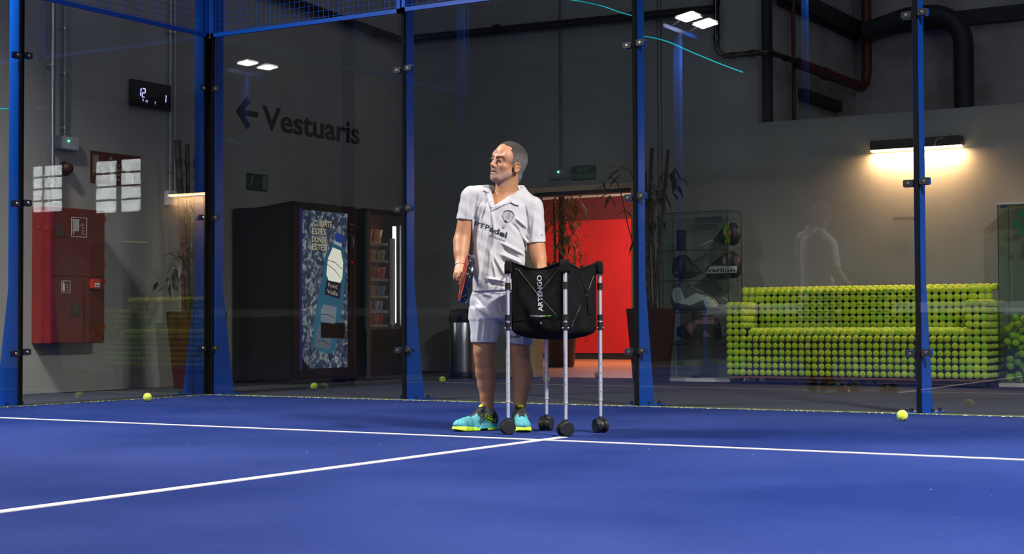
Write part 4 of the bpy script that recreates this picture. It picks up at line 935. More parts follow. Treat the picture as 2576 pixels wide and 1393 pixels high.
o, _ = case_bag([(1701, 832), (1704, 822), (1722, 814), (1745, 803), (1772, 794), (1790, 793), (1803, 800), (1811, 815), (1813, 832), (1812, 850), (1803, 856), (1718, 853), (1704, 845)], 4.50, .07, 'racket_bag', m_dk, 'dark racket bag with dusty pink zigzag on the lowest shelf', 'bag',
    [('pink_zigzag', [(1726, 817), (1770, 798), (1790, 794), (1803, 802), (1811, 818), (1812, 828), (1800, 815), (1760, 815), (1746, 843)], m_pk), ('pink_wedge', [(1781, 830), (1806, 855), (1770, 854)], m_pk), ('pink_tip', [(1702, 834), (1720, 850), (1706, 848)], m_pk)])
MB().tube(bez([onY(1702, 840, 4.45), onY(1694, 852, 4.44), onY(1706, 866, 4.43), onY(1740, 862, 4.43)], 5), .005, 6).build('strap', m_dk, o)

# ------------------------------------------------------------------ tennis ball sofa
SX0, SY0, BD, BR = 2.930, 4.05, 0.0655, 0.0340
NC = 38; ZB = .075
SO = thing('ball_sofa', (SX0 + NC * BD / 2, 4.4, 0), 'low wide sofa covered all over in yellow green tennis balls', 'sofa')
bm = bmesh.new(); bmesh.ops.create_icosphere(bm, subdivisions=3, radius=BR)
bme = bpy.data.meshes.new('ball'); bm.to_mesh(bme); bm.free()
for p in bme.polygons: p.use_smooth = True
bmes = []
for mm in (m_felt, m_felt2, m_felt3):
    q = bme.copy(); q.materials.append(mm); bmes.append(q)
RZ = .0642
cen = []
def pos(i, j, k): return Vector((SX0 + (i + .5) * BD, SY0 + (j + .5) * .062, ZB + BR + k * RZ))
for k in range(11):
    for i in (0, 1, 2, NC - 3, NC - 2, NC - 1): cen.append((0, pos(i, 0 if i != 2 or k > 5 else 0, k)))
for k in range(6):
    for i in range(3, NC - 3): cen.append((0, pos(i, 0, k) + Vector((0, .02, 0))))
for i in range(3, NC - 3): cen.append((0, pos(i, 0, 6) + Vector((0, .055, -.006))))
for k in range(7, 13):
    for i in range(3, NC - 3): cen.append((1, pos(i, 5.4, k)))
for k in range(11, 13):
    for i in (0.5, 1.5, 2.5, NC - 3.5, NC - 2.5, NC - 1.5): cen.append((1, pos(i - .1, 5.4, k)))
for k in range(7, 11):
    for j in range(1, 6):
        cen.append((2, pos(2, j, k))); cen.append((2, pos(NC - 3, j, k)))
for j in range(1, 6):
    for i in (0, 1, NC - 2, NC - 1): cen.append((2, pos(i, j, 10)))
for j in range(1, 10):
    for k in range(11): cen.append((2, pos(NC - 1, j, k))); cen.append((2, pos(0, j, k)))
for j in range(6, 8):
    for i in range(0, NC): cen.append((2, pos(i, j + .2, 12) + Vector((0, 0, .022))))
for j in range(1, 5):
    for i in range(3, NC - 3): cen.append((2, pos(i, j + .7, 6) + Vector((0, 0, .01))))
cen.sort(key=lambda c: c[0]); npart = 0; rest = [MB(), MB(), MB()]
bmp = bmesh.new(); bmesh.ops.create_icosphere(bmp, subdivisions=2, radius=BR * 1.03); bv_ = [v.co.copy() for v in bmp.verts]; bf_ = [[v.index for v in f.verts] for f in bmp.faces]; bmp.free()
m_ink2 = mat('ball_print', (.04, .05, .02), .7)
prints = MB(); PT = [text_tris(s_, .02) for s_ in ('PRO', 'PADEL', 'X3')]
for (g, c) in cen:
    c = c + Vector((R.gauss(0, .0012), R.gauss(0, .0015), R.gauss(0, .0010)))
    q = R.choices((0, 1, 2), (.5, .33, .17))[0]
    if npart < 290:
        o = bpy.data.objects.new('tennis_ball', bmes[q]); col.objects.link(o); o.parent = SO; o.location = c - SO.location; o.rotation_euler = (R.uniform(0, 6), R.uniform(0, 6), R.uniform(0, 6)); npart += 1
    else: rest[q].add([c + v for v in bv_], bf_, True)
    if g == 1 and R.random() < .55 and 9 < (c.x - SX0) / BD < 28:
        wd = .036
        flat_print(prints, R.choice(PT[:2]), lambda x, y: (lambda a, z: Vector((c.x + a, c.y - math.sqrt(max(0, BR * BR - a * a - z * z)) - .0006, c.z + z)))((x - .5) * wd, (y - .4) * .013), .0006, -Yp)
rest[0].build('ball_cover', m_felt, SO, 'stuff'); rest[1].build('ball_cover', m_felt2, SO, 'stuff'); rest[2].build('ball_cover', m_felt3, SO, 'stuff')
prints.build('ball_lettering', m_ink2, SO, 'stuff')
SX1 = SX0 + NC * BD
fr = MB().box((SX0 + .01, SY0 + .035, ZB + .01), (SX1 - .01, SY0 + .60, .44)).box((SX0 + .02, SY0 + .09, .4), (SX1 - .02, SY0 + .6, .50)).box((SX0 + .02, SY0 + .04, .4), (SX0 + 2.6 * BD, SY0 + .5, ZB + 10.3 * RZ)).box((SX1 - 2.6 * BD, SY0 + .04, .4), (SX1 - .02, SY0 + .5, ZB + 10.3 * RZ)).box((SX0 + .03, SY0 + .39, .4), (SX1 - .03, SY0 + .5, ZB + 10.4 * RZ)).box((SX0 + 2.6 * BD, SY0 + .39, .4), (SX1 - 2.9 * BD, SY0 + .55, ZB + 12.4 * RZ))
fr.build('core', mat('sofa_core', (.012, .013, .010), .9), SO)
MB().box((SX0 + .02, SY0 + .02, ZB - .018), (SX1 - .02, SY0 + .60, ZB)).build('base_board', mat('base_board_wood', (.16, .06, .025), .6), SO)
for x in (SX0 + .12, 4.13, 4.24, SX1 - .12):
    for y in (SY0 + .10, SY0 + .5):
        w_ = MB().cyl((x - .010, y, .024), (x + .010, y, .024), .024, .024, 16).build('caster', m_black, SO)
        MB().cyl((x - .012, y, .024), (x + .012, y, .024), .011, .011, 12).build('hub', m_screw, w_)
        MB().box((x - .016, y - .012, .03), (x + .016, y + .016, ZB - .018)).build('fork', mat('fork_red', (.25, .04, .03), .4), w_)
# ------------------------------------------------------------------ glass tower full of balls
TX0, TX1, TY0, TY1, TZ = 5.44, 6.02, 4.40, 4.80, 1.64
KT = thing('ball_tower', (5.7, 4.6, 0), 'tall glass bin of loose tennis balls at the right edge', 'display case')
MB().box((TX0 - .005, TY0 - .02, 0), (TX1 + .02, TY1 + .02, .035)).build('plinth', mat('plinth_beige', (.55, .48, .42), .6), KT)
MB().box((TX0 - .005, TY0 - .01, TZ), (TX1 + .02, TY1 + .01, TZ + .014)).build('lid', m_white, KT)
pane((TX0, TY0, .035), (TX1, TY0 + .006, TZ), KT); pane((TX0, TY0, .035), (TX0 + .006, TY1, TZ), KT); pane((TX1 - .006, TY0, .035), (TX1, TY1, TZ), KT); pane((TX0, TY1 - .006, .035), (TX1, TY1, TZ), KT)
ed = MB()
for x in (TX0, TX1):
    for y in (TY0, TY1): ed.box((x - .003, y - .003, .035), (x + .003, y + .003, TZ))
ed.build('edges', mat('tower_edge', (0.012, 0.05, 0.03), 0.2), KT)
MB().box((TX0 + .02, TY0 + .004, TZ - .03), (TX0 + .07, TY0 + .03, TZ - .004)).build('hinge', mat('hinge_violet', (.06, .06, .14), .3), KT)
# recycling arrows
m_rg = mat('recycle_green', (.0, .16, .035), .5); m_ry = mat('recycle_lime', (.42, .55, .02), .5)
ctr = onY(2584, 556, TY0 - .002)
rg = MB()
for k, a0 in enumerate((90, 210, 330)):
    a = math.radians(a0); pts = []
    for (r_, da) in ((.125, -42), (.135, -8), (.105, 22), (.155, 30), (.10, 62), (.055, 40), (.072, 28), (.07, -20)): pts.append((r_ * math.cos(a + math.radians(da)) * .95, r_ * math.sin(a + math.radians(da)) * .95))
    mb = MB(); flat_print(mb, poly2(pts), lambda x, y: ctr + Vector((x, 0, y)), .001, -Yp); mb.build('recycling_arrow', m_ry if k == 2 else m_rg, KT)
rb = random.Random(3); placed = []
for _ in range(9000):
    if len(placed) > 95: break
    zc = rb.uniform(.07, .64); x = rb.uniform(TX0 + .04, TX1 - .04); y = TY0 + .042 + rb.choice((0, 0, .065, .13)) + rb.uniform(-.002, .01)
    hmax = .46 + .16 * min(1, (x - TX0) / .12)
    if zc > hmax: continue
    c = Vector((x, y, zc))
    if all((c - q).length > .0625 for q in placed): placed.append(c)
for c in placed:
    o = bpy.data.objects.new('loose_ball', rb.choice(bmes)); col.objects.link(o); o.location = c; o.rotation_euler = (rb.uniform(0, 6), rb.uniform(0, 6), 0)
    tag(o, 'loose tennis ball in the heap inside the glass tower', 'tennis ball', 'loose tennis balls in the glass tower')
# ------------------------------------------------------------------ balls on the floor
def ball(px, py, label, seam=True, m=m_feltc):
    p = onZ(px, py, 0.0) + Vector((0, 0, .033)); d = Vector((p.x - CAM.x, p.y - CAM.y, 0)).normalized()
    p = p + d * .012
    t = MB().sph(p, .033, 4).build('tennis_ball', m); me = t.data
    t.data.transform(Matrix.Translation(-p)); t.location = p
    tag(t, label, 'tennis ball')
    if seam: sm = MB(); balls_seam(sm, p, .033); sm.build('seam', m_seam, t)
    t.rotation_euler = (R.uniform(.3, 1.2), R.uniform(.3, 1.2), R.uniform(0, 3))
    return t
ball(371, 1010, 'bright tennis ball on the blue court near the left corner')
ball(2270, 1059, 'bright tennis ball on the blue court below the rightmost post')
ball(790, 981, 'tennis ball on the dark floor in front of the bottle machine', False, m_felt3)
ball(1113, 963, 'tennis ball on the dark floor left of the steel bin', False, m_felt2)
ball(1375, 962, 'tennis ball on the dark floor below the red pot, behind the trolley', False, m_felt2)
ball(1503, 950, 'orange tinted tennis ball on the wooden floor in the doorway', False, mat('orange_felt', (.8, .42, .04), .9))
ball(1640, 944.5, 'tennis ball on the dark floor beside the maroon pot', False)
# ------------------------------------------------------------------ signed distance modelling for the man
PM = Vector((4.45, -2.58, 0.0))
PR, PF = Vector((_c, _s, 0)), Vector((_s, -_c, 0))
T0 = (PM - CAM).dot(_fw)
def pp(px, py, f):            # picture point at depth f (towards the camera) -> local (u, f, z)
    d = ray(px, py); t = (T0 - f) / d.dot(_fw); w = CAM + d * t - PM
    return np.array([w.dot(PR), f, w.z])
def toW(P): P = np.asarray(P, float); return [PM + PR * p[0] + PF * p[1] + Vector((0, 0, p[2])) for p in P]
class Field:
    def __init__(s, lo, hi, h):
        s.lo = np.array(lo, float); s.h = h; s.n = np.ceil((np.array(hi) - s.lo) / h).astype(int) + 1
        s.D = np.full(s.n, .2, np.float32); s.ax = [s.lo[i] + h * np.arange(s.n[i]) for i in range(3)]
    def sl(s, lo, hi):
        a = np.clip(np.floor((np.array(lo) - s.lo) / s.h).astype(int), 0, s.n); b = np.clip(np.ceil((np.array(hi) - s.lo) / s.h).astype(int) + 1, 0, s.n)
        S = tuple(slice(a[i], b[i]) for i in range(3))
        return S, s.ax[0][S[0]][:, None, None], s.ax[1][S[1]][None, :, None], s.ax[2][S[2]][None, None, :]
    def comb(s, S, d, k, op):
        A = s.D[S]; d = d.astype(np.float32)
        if op == 'sub': d = -d
        if k > 0:
            if op == 'add': h = np.clip(.5 + .5 * (d - A) / k, 0, 1); r = d * (1 - h) + A * h - k * h * (1 - h)
            else: h = np.clip(.5 - .5 * (d - A) / k, 0, 1); r = d * (1 - h) + A * h + k * h * (1 - h)
        else: r = np.minimum(A, d) if op == 'add' else np.maximum(A, d)
        s.D[S] = r
    def cap(s, a, b, r1, r2, k=.01, op='add', sx=1.0):   # round cone
        a, b = np.array(a, float), np.array(b, float); R = max(r1, r2) + k + .02
        S, X, Y, Z = s.sl(np.minimum(a, b) - R, np.maximum(a, b) + R)
        ab = b - a; L = ab @ ab + 1e-12
        t = np.clip(((X - a[0]) * ab[0] + (Y - a[1]) * ab[1] + (Z - a[2]) * ab[2]) / L, 0, 1)
        d = np.sqrt((X - a[0] - t * ab[0]) ** 2 + ((Y - a[1] - t * ab[1]) * sx) ** 2 + (Z - a[2] - t * ab[2]) ** 2) - (r1 + (r2 - r1) * t)
        s.comb(S, d, k, op)
    def ell(s, c, r, k=.01, op='add', M=None):
        c = np.array(c, float); r = np.array(r, float); R = r.max() + k + .02
        S, X, Y, Z = s.sl(c - R, c + R); x, y, z = X - c[0], Y - c[1], Z - c[2]
        if M is not None: x, y, z = [M[i, 0] * x + M[i, 1] * y + M[i, 2] * z for i in range(3)]
        q = np.sqrt((x / r[0]) ** 2 + (y / r[1]) ** 2 + (z / r[2]) ** 2)
        g = np.sqrt((x / r[0] ** 2) ** 2 + (y / r[1] ** 2) ** 2 + (z / r[2] ** 2) ** 2) + 1e-9
        s.comb(S, q * (q - 1) / g, k, op)
    def loft(s, st, k=.01, op='add', n=2.0):   # st rows: z, cu, cf, a, b (z ascending)
        st = sorted(st); A = np.array(st); m = A[:, 3:].max() + .04
        S, X, Y, Z = s.sl((A[:, 1].min() - m, A[:, 2].min() - m, A[0, 0] - .03), (A[:, 1].max() + m, A[:, 2].max() + m, A[-1, 0] + .03))
        z = Z[0, 0]; f = lambda i: np.interp(z, A[:, 0], A[:, i])[None, None, :]
        cu, cf, a, b = f(1), f(2), f(3), f(4)
        q = (np.abs((X - cu) / a) ** n + np.abs((Y - cf) / b) ** n) ** (1 / n)
        d = (q - 1) * np.minimum(a, b); d = np.maximum(d, np.maximum(A[0, 0] - Z, Z - A[-1, 0])); s.comb(S, d, k, op)
    def nets(s, smooth=1):
        D = s.D; I = D < 0
        c = np.zeros([n - 1 for n in D.shape], np.int8)
        for dx in (0, 1):
            for dy in (0, 1):
                for dz in (0, 1): c += I[dx:D.shape[0] - 1 + dx, dy:D.shape[1] - 1 + dy, dz:D.shape[2] - 1 + dz]
        act = np.argwhere((c > 0) & (c < 8)); idx = -np.ones(c.shape, np.int64); idx[tuple(act.T)] = np.arange(len(act))
        P = np.zeros((len(act), 3)); N = np.zeros(len(act)); i, j, k = act.T
        cor = [(a, b, e) for a in (0, 1) for b in (0, 1) for e in (0, 1)]
        V = {q: D[i + q[0], j + q[1], k + q[2]].astype(float) for q in cor}
        for q in cor:
            for ax in range(3):
                if q[ax]: continue
                r = list(q); r[ax] = 1; r = tuple(r); a, b = V[q], V[r]; m = (a < 0) != (b < 0)
                t = np.where(m, a / np.where(m, a - b, 1), 0)
                for u in range(3): P[:, u] += np.where(m, q[u] + (t if u == ax else 0), 0)
                N += m
        P = P / N[:, None] + act
        F = []
        for ax in range(3):
            o1, o2 = [(1, 2), (2, 0), (0, 1)][ax]
            sl0 = [slice(1, -1)] * 3; sl0[ax] = slice(0, -1)
            sl1 = [slice(1, -1)] * 3; sl1[ax] = slice(1, None)
            a = I[tuple(sl0)]; b = I[tuple(sl1)]; e = np.argwhere(a != b); fl = a[tuple(e.T)]
            e = e + 1; e[:, ax] -= 1
            def g(d1, d2):
                q = e.copy(); q[:, o1] -= d1; q[:, o2] -= d2; return idx[tuple(q.T)]
            Q = np.stack([g(1, 1), g(0, 1), g(0, 0), g(1, 0)], 1)
            Q[~fl] = Q[~fl][:, ::-1]; F.append(Q)
        F = np.concatenate(F)
        F = F[(F >= 0).all(1)]
        for _ in range(smooth):
            S2 = np.zeros_like(P); C = np.zeros(len(P))
            for a in range(4):
                b = F[:, (a + 1) % 4]; np.add.at(S2, F[:, a], P[b]); np.add.at(C, F[:, a], 1); np.add.at(S2, b, P[F[:, a]]); np.add.at(C, b, 1)
            P = P * .45 + .55 * S2 / np.maximum(C, 1)[:, None]
        return s.lo + P * s.h, F
def mesh_from(P, F, name, m, parent, cols=None, label=None):
    me = bpy.data.meshes.new(name); off = np.array(parent.location) if parent is not None else np.zeros(3)
    q = parent.parent if parent is not None else None
    while q is not None: off = off + np.array(q.location); q = q.parent
    Wp = np.array(PM) + P[:, :1] * np.array(PR) + P[:, 1:2] * np.array(PF) + P[:, 2:3] * np.array([0, 0, 1.0])
    L = Wp - off
    me.vertices.add(len(L)); me.vertices.foreach_set('co', L.astype(np.float32).ravel())
    me.loops.add(F.size); me.loops.foreach_set('vertex_index', F.astype(np.int32).ravel())
    me.polygons.add(len(F)); me.polygons.foreach_set('loop_start', np.arange(0, F.size, 4, dtype=np.int32))
    me.update(calc_edges=True); me.polygons.foreach_set('use_smooth', np.ones(len(F), bool))
    me.validate()
    if cols is not None:
        ca = me.color_attributes.new('Col', 'FLOAT_COLOR', 'POINT'); C4 = np.ones((len(L), 4), np.float32); C4[:, :3] = cols; ca.data.foreach_set('color', C4.ravel())
    me.materials.append(m); o = bpy.data.objects.new(name, me); col.objects.link(o); o.parent = parent
    if label: o['label'] = label
    return o, Wp
H_ = 0.0032
B = -.09     # body depth
man = thing('person', PM, 'man in white polo shirt and shorts standing with a racket, reaching into the trolley', 'person')

# ---- head frame
yaw, pit, rol = math.radians(50), math.radians(6), math.radians(-9)
hf = np.array([-math.sin(yaw) * math.cos(pit), math.cos(yaw) * math.cos(pit), math.sin(pit)])
hr = np.cross(hf, [0, 0, 1.0]); hr /= np.linalg.norm(hr)     # man's right in local (u,f,z) space (left handed check below)
hu = np.cross(hr, hf)
if hu[2] < 0: hu = -hu
# (u, f, z) is a left handed triple seen from the camera; the head axes only need to be orthonormal
hr2 = hr * math.cos(rol) + hu * math.sin(rol); hu2 = -hr * math.sin(rol) + hu * math.cos(rol)
side = 1 if hr2[0] > 0 else -1
HR, HF, HU = hr2 * side, hf, hu2     # HR points to picture right (man's left ear, the one we see)
if HU[2] < 0: HU = -HU
HC = pp(1275.5, 410, -.055)
def hp(x, y, z): return HC + HR * x + HF * y + HU * z
HM = np.array([HR, HF, HU])
EZ = .019
# ---- body field
Fd = Field((-.34, -.42, -.005), (.42, .46, 1.64), H_)
E_ = lambda c, r, k=.01, op='add': Fd.ell(hp(*c), r, k, op, HM)
C_ = lambda a, b, r1, r2, k=.008, op='add': Fd.cap(hp(*a), hp(*b), r1, r2, k, op)
E_((0, -.020, .030), (.076, .096, .082), 0)
E_((0, -.005, .045), (.068, .085, .072), .01)
E_((0, .030, -.035), (.058, .058, .072), .02)
C_((0, .062, -.092), (0, .052, -.088), .024, .026, .018)
for s_ in (1, -1):
    C_((s_ * .050, -.002, -.052), (s_ * .022, .056, -.090), .015, .020, .022)
    C_((s_ * .040, .066, .027), (s_ * .012, .080, .024), .0095, .0105, .010)      # brow
    E_((s_ * .040, .052, -.022), (.021, .022, .020), .016)                        # cheek
    E_((s_ * .031, .088, .004), (.015, .012, .0095), .008, 'sub')                 # socket
    E_((s_ * .031, .0705, .003), (.0135, .0125, .0125), .002)                     # lid volume
    E_((s_ * .052, .045, .03), (.018, .022, .030), .02)                          # temple
C_((0, .078, .020), (0, .100, -.022), .0072, .0092, .009)                        # nose bridge
E_((0, .100, -.027), (.0108, .0110, .0092), .006)
for s_ in (1, -1): E_((s_ * .011, .091, -.031), (.0075, .009, .007), .005)
for s_ in (1, -1): E_((s_ * .0055, .100, -.039), (.0040, .0055, .0035), .002, 'sub')
E_((0, .072, -.055), (.030, .018, .022), .012)
C_((-.019, .078, -.057), (.019, .078, -.057), .0055, .0055, .006); C_((0, .085, -.0555), (0, .084, -.0555), .0065, .0065, .006)
C_((-.016, .077, -.070), (.016, .077, -.070), .0055, .0055, .006); C_((0, .083, -.071), (0, .082, -.071), .0062, .0062, .006)
C_((-.022, .085, -.0635), (.022, .085, -.0635), .0030, .0030, .003, 'sub'); C_((-.012, .093, -.0637), (.012, .093, -.0637), .0045, .0045, .003, 'sub')
for s_ in (1, -1):
    # ear
    for k in range(9):
        t0, t1 = math.radians(-60 + k * 34), math.radians(-60 + (k + 1) * 34)
        pt = lambda t: (s_ * (.0800 + .006 * math.cos(t - .6) * .5 + .002), -.010 - .0165 * math.cos(t) * -1 * -1, .001 - EZ + .0275 * math.sin(t))
        if k < 8: C_(pt(t0), pt(t1), .0042, .0042, .003)
    E_((s_ * .0745, -.010, -EZ), (.0075, .014, .025), .004); C_((s_ * .079, -.0145, -.016 - EZ), (s_ * .078, -.002, -.024 - EZ), .0065, .0055, .004); E_((s_ * .077, .002, -.003 - EZ), (.006, .005, .007), .003)
    C_((s_ * .081, -.018, .012 - EZ), (s_ * .081, -.016, -.006 - EZ), .0032, .0032, .003)
nb = pp(1271, 505, -.10)
Fd.cap(hp(0, -.030, -.05), nb, .056, .060, .02); Fd.cap(hp(.0, .000, -.075), pp(1257, 510, -.075), .034, .040, .02)
Fd.cap(hp(.042, -.03, -.07), pp(1248, 512, -.055), .010, .009, .010)      # neck tendon
# torso
def row(py, x0, x1, cf, b, f=B): a = pp((x0 + x1) / 2, py, f); w = pp(x1, py, f)[0] - a[0]; return (a[2], a[0], cf, w, b)
TS = [row(486, 1235, 1305, -.10, .07), row(500, 1205, 1325, -.10, .085), row(520, 1192, 1334, -.09, .100), row(560, 1192, 1330, -.085, .112), row(600, 1193, 1322, -.08, .112), row(640, 1191, 1321, -.075, .108), row(690, 1188, 1324, -.075, .112), row(735, 1190, 1330, -.08, .120)]
tb = [(z, u, f, a - .012, b - .012) for z, u, f, a, b in TS]
Fd.loft(tb, .02)
# arms
sh1, el1, wr1 = pp(1188, 496, -.09), pp(1162, 603, -.07), pp(1158, 668, .015)
Fd.cap(sh1, el1, .055, .044, .02); Fd.cap(el1, wr1, .043, .028, .015); Fd.cap(el1 + (wr1 - el1) * .15, el1 + (wr1 - el1) * .5, .042, .038, .02)
sh2, el2, wr2 = pp(1338, 522, -.09), pp(1350, 622, -.05), pp(1366, 690, .09)
Fd.cap(sh2, el2, .056, .042, .02); Fd.cap(el2, wr2, .041, .029, .015); Fd.cap(el2, el2 + (wr2 - el2) * .4, .042, .038, .02)
# right hand round the racket handle (axis runs towards the camera), gripping from the far side
HX = pp(1160, 694, .10); hz = HX[2]; hu0 = HX[0]
palm0 = wr1 + np.array([0, .02, -.02]); palm1 = np.array([hu0 - .022, .085, hz + .004])
Fd.cap(wr1, palm0, .027, .027, .012); Fd.cap(palm0, palm1, .026, .022, .015, sx=.75); Fd.cap(palm0 + np.array([-.010, .01, -.01]), palm1 + np.array([-.004, -.030, -.012]), .022, .019, .012); Fd.cap(palm0 + np.array([.006, .01, 0]), palm1 + np.array([.002, .02, .012]), .020, .017, .012)
for q in range(4):                      # four fingers curl under the handle
    f0 = .055 + q * .0185 - .0; rf = (.0088, .0092, .0090, .0080)[3 - q]
    R1 = .0245; L = [(-150), (-100), (-45), (10)]
    ptsf = [np.array([hu0 + R1 * math.cos(math.radians(a)), f0 + .004 * i, hz + R1 * math.sin(math.radians(a)) * 1.05]) for i, a in enumerate((178, -135, -80, -25))]
    for i in range(3): Fd.cap(ptsf[i], ptsf[i + 1], rf * (1.05 - .08 * i), rf * (.97 - .08 * i), .003)
th = [palm0 + np.array([.008, .02, -.005]), np.array([hu0 - .008, .085, hz + .030]), np.array([hu0 + .018, .115, hz + .022]), np.array([hu0 + .026, .132, hz + .004])]
for i in range(3): Fd.cap(th[i], th[i + 1], .0125 - .0015 * i, .0112 - .0015 * i, .004)
# left hand in the basket, fingers slightly curled round a ball
d2 = (wr2 - el2); d2 /= np.linalg.norm(d2)
pc = wr2 + d2 * .045; tipc = wr2 + d2 * .09
Fd.cap(wr2, pc, .027, .026, .012); Fd.cap(pc, tipc + np.array([0, .0, .0]), .024, .020, .012, sx=.8); Fd.cap(pc + np.array([-.018, 0, 0]), tipc + np.array([-.022, 0, 0]), .016, .013, .01); Fd.cap(pc + np.array([.018, 0, 0]), tipc + np.array([.022, 0, 0]), .016, .013, .01)
for q in range(4):
    o = np.array([-.030 + q * .020, 0, 0]); ln = (.026, .031, .030, .024)[q]
    a = tipc + o; b = a + d2 * ln + np.array([0, .004, 0]); c2 = b + np.array([0, .020, -.014]) * .9; e = c2 + np.array([0, .018, .004])
    Fd.cap(a, b, .0092, .0086, .003); Fd.cap(b, c2, .0086, .008, .003); Fd.cap(c2, e, .008, .007, .003)
a = pc + np.array([-.024, .006, 0]); b = a + np.array([-.022, .028, -.022]); c2 = b + np.array([.006, .024, -.016]); Fd.cap(a, b, .012, .0105, .005); Fd.cap(b, c2, .0105, .0085, .003)
# legs
def leg(pts, fs, k=.015):
    P = [pp(x, y, f) for (x, y, r), f in zip(pts, fs)]
    for i in range(len(P) - 1): Fd.cap(P[i], P[i + 1], pts[i][2] / 458., pts[i + 1][2] / 458., k)
leg([(1222, 760, 37), (1220, 800, 34), (1217, 850, 28), (1216, 884, 24.5), (1218, 905, 23.5), (1222, 935, 26), (1224, 965, 22.5), (1225, 1000, 16.5), (1226, 1022, 15.2), (1229, 1042, 11.0)], [B, B, -.07, -.06, -.065, -.085, -.09, -.085, -.08, -.07])
leg([(1292, 760, 37), (1300, 800, 34), (1306, 850, 28), (1308, 886, 25), (1309, 906, 24), (1314, 938, 26), (1313, 968, 22.5), (1309, 1000, 16.5), (1308, 1022, 15.2), (1306, 1042, 11)], [B, B, -.08, -.07, -.075, -.09, -.09, -.08, -.07, -.055])
Fd.ell(pp(1216, 884, -.035), (.030, .018, .034), .02); Fd.ell(pp(1308, 886, -.045), (.030, .018, .034), .02)
for (x0, x1) in ((1222, 1216), (1314, 1308)): Fd.ell(pp((x0 + x1) / 2 + 5, 936, -.125), (.042, .035, .075), .02)
for (px_, s_) in ((1226, 1), (1307, 1)):
    for e in (-1, 1): Fd.ell(pp(px_ + e * 10, 1036, -.07), (.009, .010, .013), .008)
# feet volumes inside the shoes
P, F4 = Fd.nets(2)
# skin colour: tan with stubble, brows, lips, hairy legs
rel = P - HC; hx, hy, hz_ = rel @ HR, rel @ HF, rel @ HU
rng = np.random.RandomState(5); nz = rng.rand(len(P))
tan = np.array([0.43, 0.195, 0.095]); C = np.tile(tan, (len(P), 1)) * (0.94 + .12 * nz[:, None])
head = (np.abs(hx) < .11) & (np.abs(hy) < .14) & (hz_ > -.135) & (hz_ < .15)
def blend(mask, c, w=1.0):
    m = (mask * w)[:, None]; C[:] = C * (1 - m) + np.array(c) * m
sm = lambda x, a, b: np.clip((x - a) / (b - a), 0, 1) ** 2 * (3 - 2 * np.clip((x - a) / (b - a), 0, 1))
face_r = (0.52, .235, .14)
blend(head * sm(hy, .0, .05), face_r, .8)
stub = head * sm(-hz_, .036, .060) * sm(hy, -.02, .03) * (1 - sm(-hz_, .125, .14))
blend(stub, (.30, .22, .185), .42 + .3 * nz)
blend(head * sm(-hz_, .036, .042) * (1 - sm(-hz_, .050, .056)) * sm(hy, .07, .085) * (np.abs(hx) < .03), (.16, .09, .07), .5)
blend(head * np.exp(-((hz_ + .0565) / .0042) ** 2) * (np.abs(hx) < .022) * sm(hy, .074, .08), (.33, .10, .08), .9)
blend(head * np.exp(-((hz_ + .0705) / .0045) ** 2) * (np.abs(hx) < .020) * sm(hy, .074, .08), (.46, .17, .14), .9)
blend(head * np.exp(-((hz_ + .0635) / .0020) ** 2) * (np.abs(hx) < .024) * sm(hy, .07, .076), (.06, .02, .02), .9)
for s_ in (1, -1):
    bx = (hx * s_ - .031); bz = hz_ - (.0245 + .005 * np.clip(bx / .02, -1, .6))
    blend(head * (np.abs(bx) < .022) * np.exp(-(bz / .0052) ** 2) * (hy > .055), (.05, .032, .025), .9)
    blend(head * np.exp(-(((hx * s_ - .031) / .017) ** 2 + ((hz_ - .004) / .009) ** 2)) * (hy > .06), (.26, .11, .07), .75)
    blend(head * np.exp(-(((hx * s_ - .031) / .0155) ** 2 + ((hz_ - .0085) / .0022) ** 2)) * (hy > .066), (.04, .02, .016), .8)
legm = (P[:, 2] < .50); blend(legm * (nz < .55), (.24, .12, .07), .55)
armh = (P[:, 2] > .78) & (P[:, 2] < 1.15) & ~head; blend(armh * (nz < .35), (.30, .14, .07), .4)
hand = sm(P[:, 1], .0, .05) * (P[:, 2] > .7) * (P[:, 2] < 1.1) * (P[:, 0] < 0); blend(hand, (.56, .30, .20), .7)
skin = mat('skin', (.5, .25, .15), 0.5, bump=.08, bscale=250, vcol=True)
skin.node_tree.nodes['Principled BSDF'].inputs['Subsurface Weight'].default_value = .06
skin.node_tree.nodes['Principled BSDF'].inputs['Subsurface Radius'].default_value = (.012, .005, .003)
body, _ = mesh_from(P, F4, 'body', skin, man, C)
# eyes
m_eye = mat('eye_white', (.30, .26, .23), .25); m_iris = mat('iris_dark', (.025, .012, .008), .1)
for s_ in (1, -1):
    c = toW([hp(s_ * .031, .0735, .003)])[0]
    e = MB().sph(c, .0112, 3).build('eyeball', m_eye, man)
    g = toW([hp(s_ * .031 - .0022, .0735 + .0095, .0032)])[0]
    MB().sph(g, .0062, 2).build('iris', m_iris, e)
# eyelids (upper) and lower as thin tubes in skin
m_lid = mat('eyelid', (.34, .15, .09), .5)
for s_ in (1, -1):
    for (zz, rr, dy) in ((.0060, .0034, .0108), (-.0030, .0024, .0100)):
        pts = [toW([hp(s_ * .031 + .0125 * q, .0735 + dy * math.sqrt(max(0, 1 - (q * .85) ** 2)) + .0005, .003 + (zz) * (1 - .55 * q * q))])[0] for q in np.linspace(-1, 1, 9)]
        MB().tube(pts, rr, 6).build('eyelid', m_lid, man)
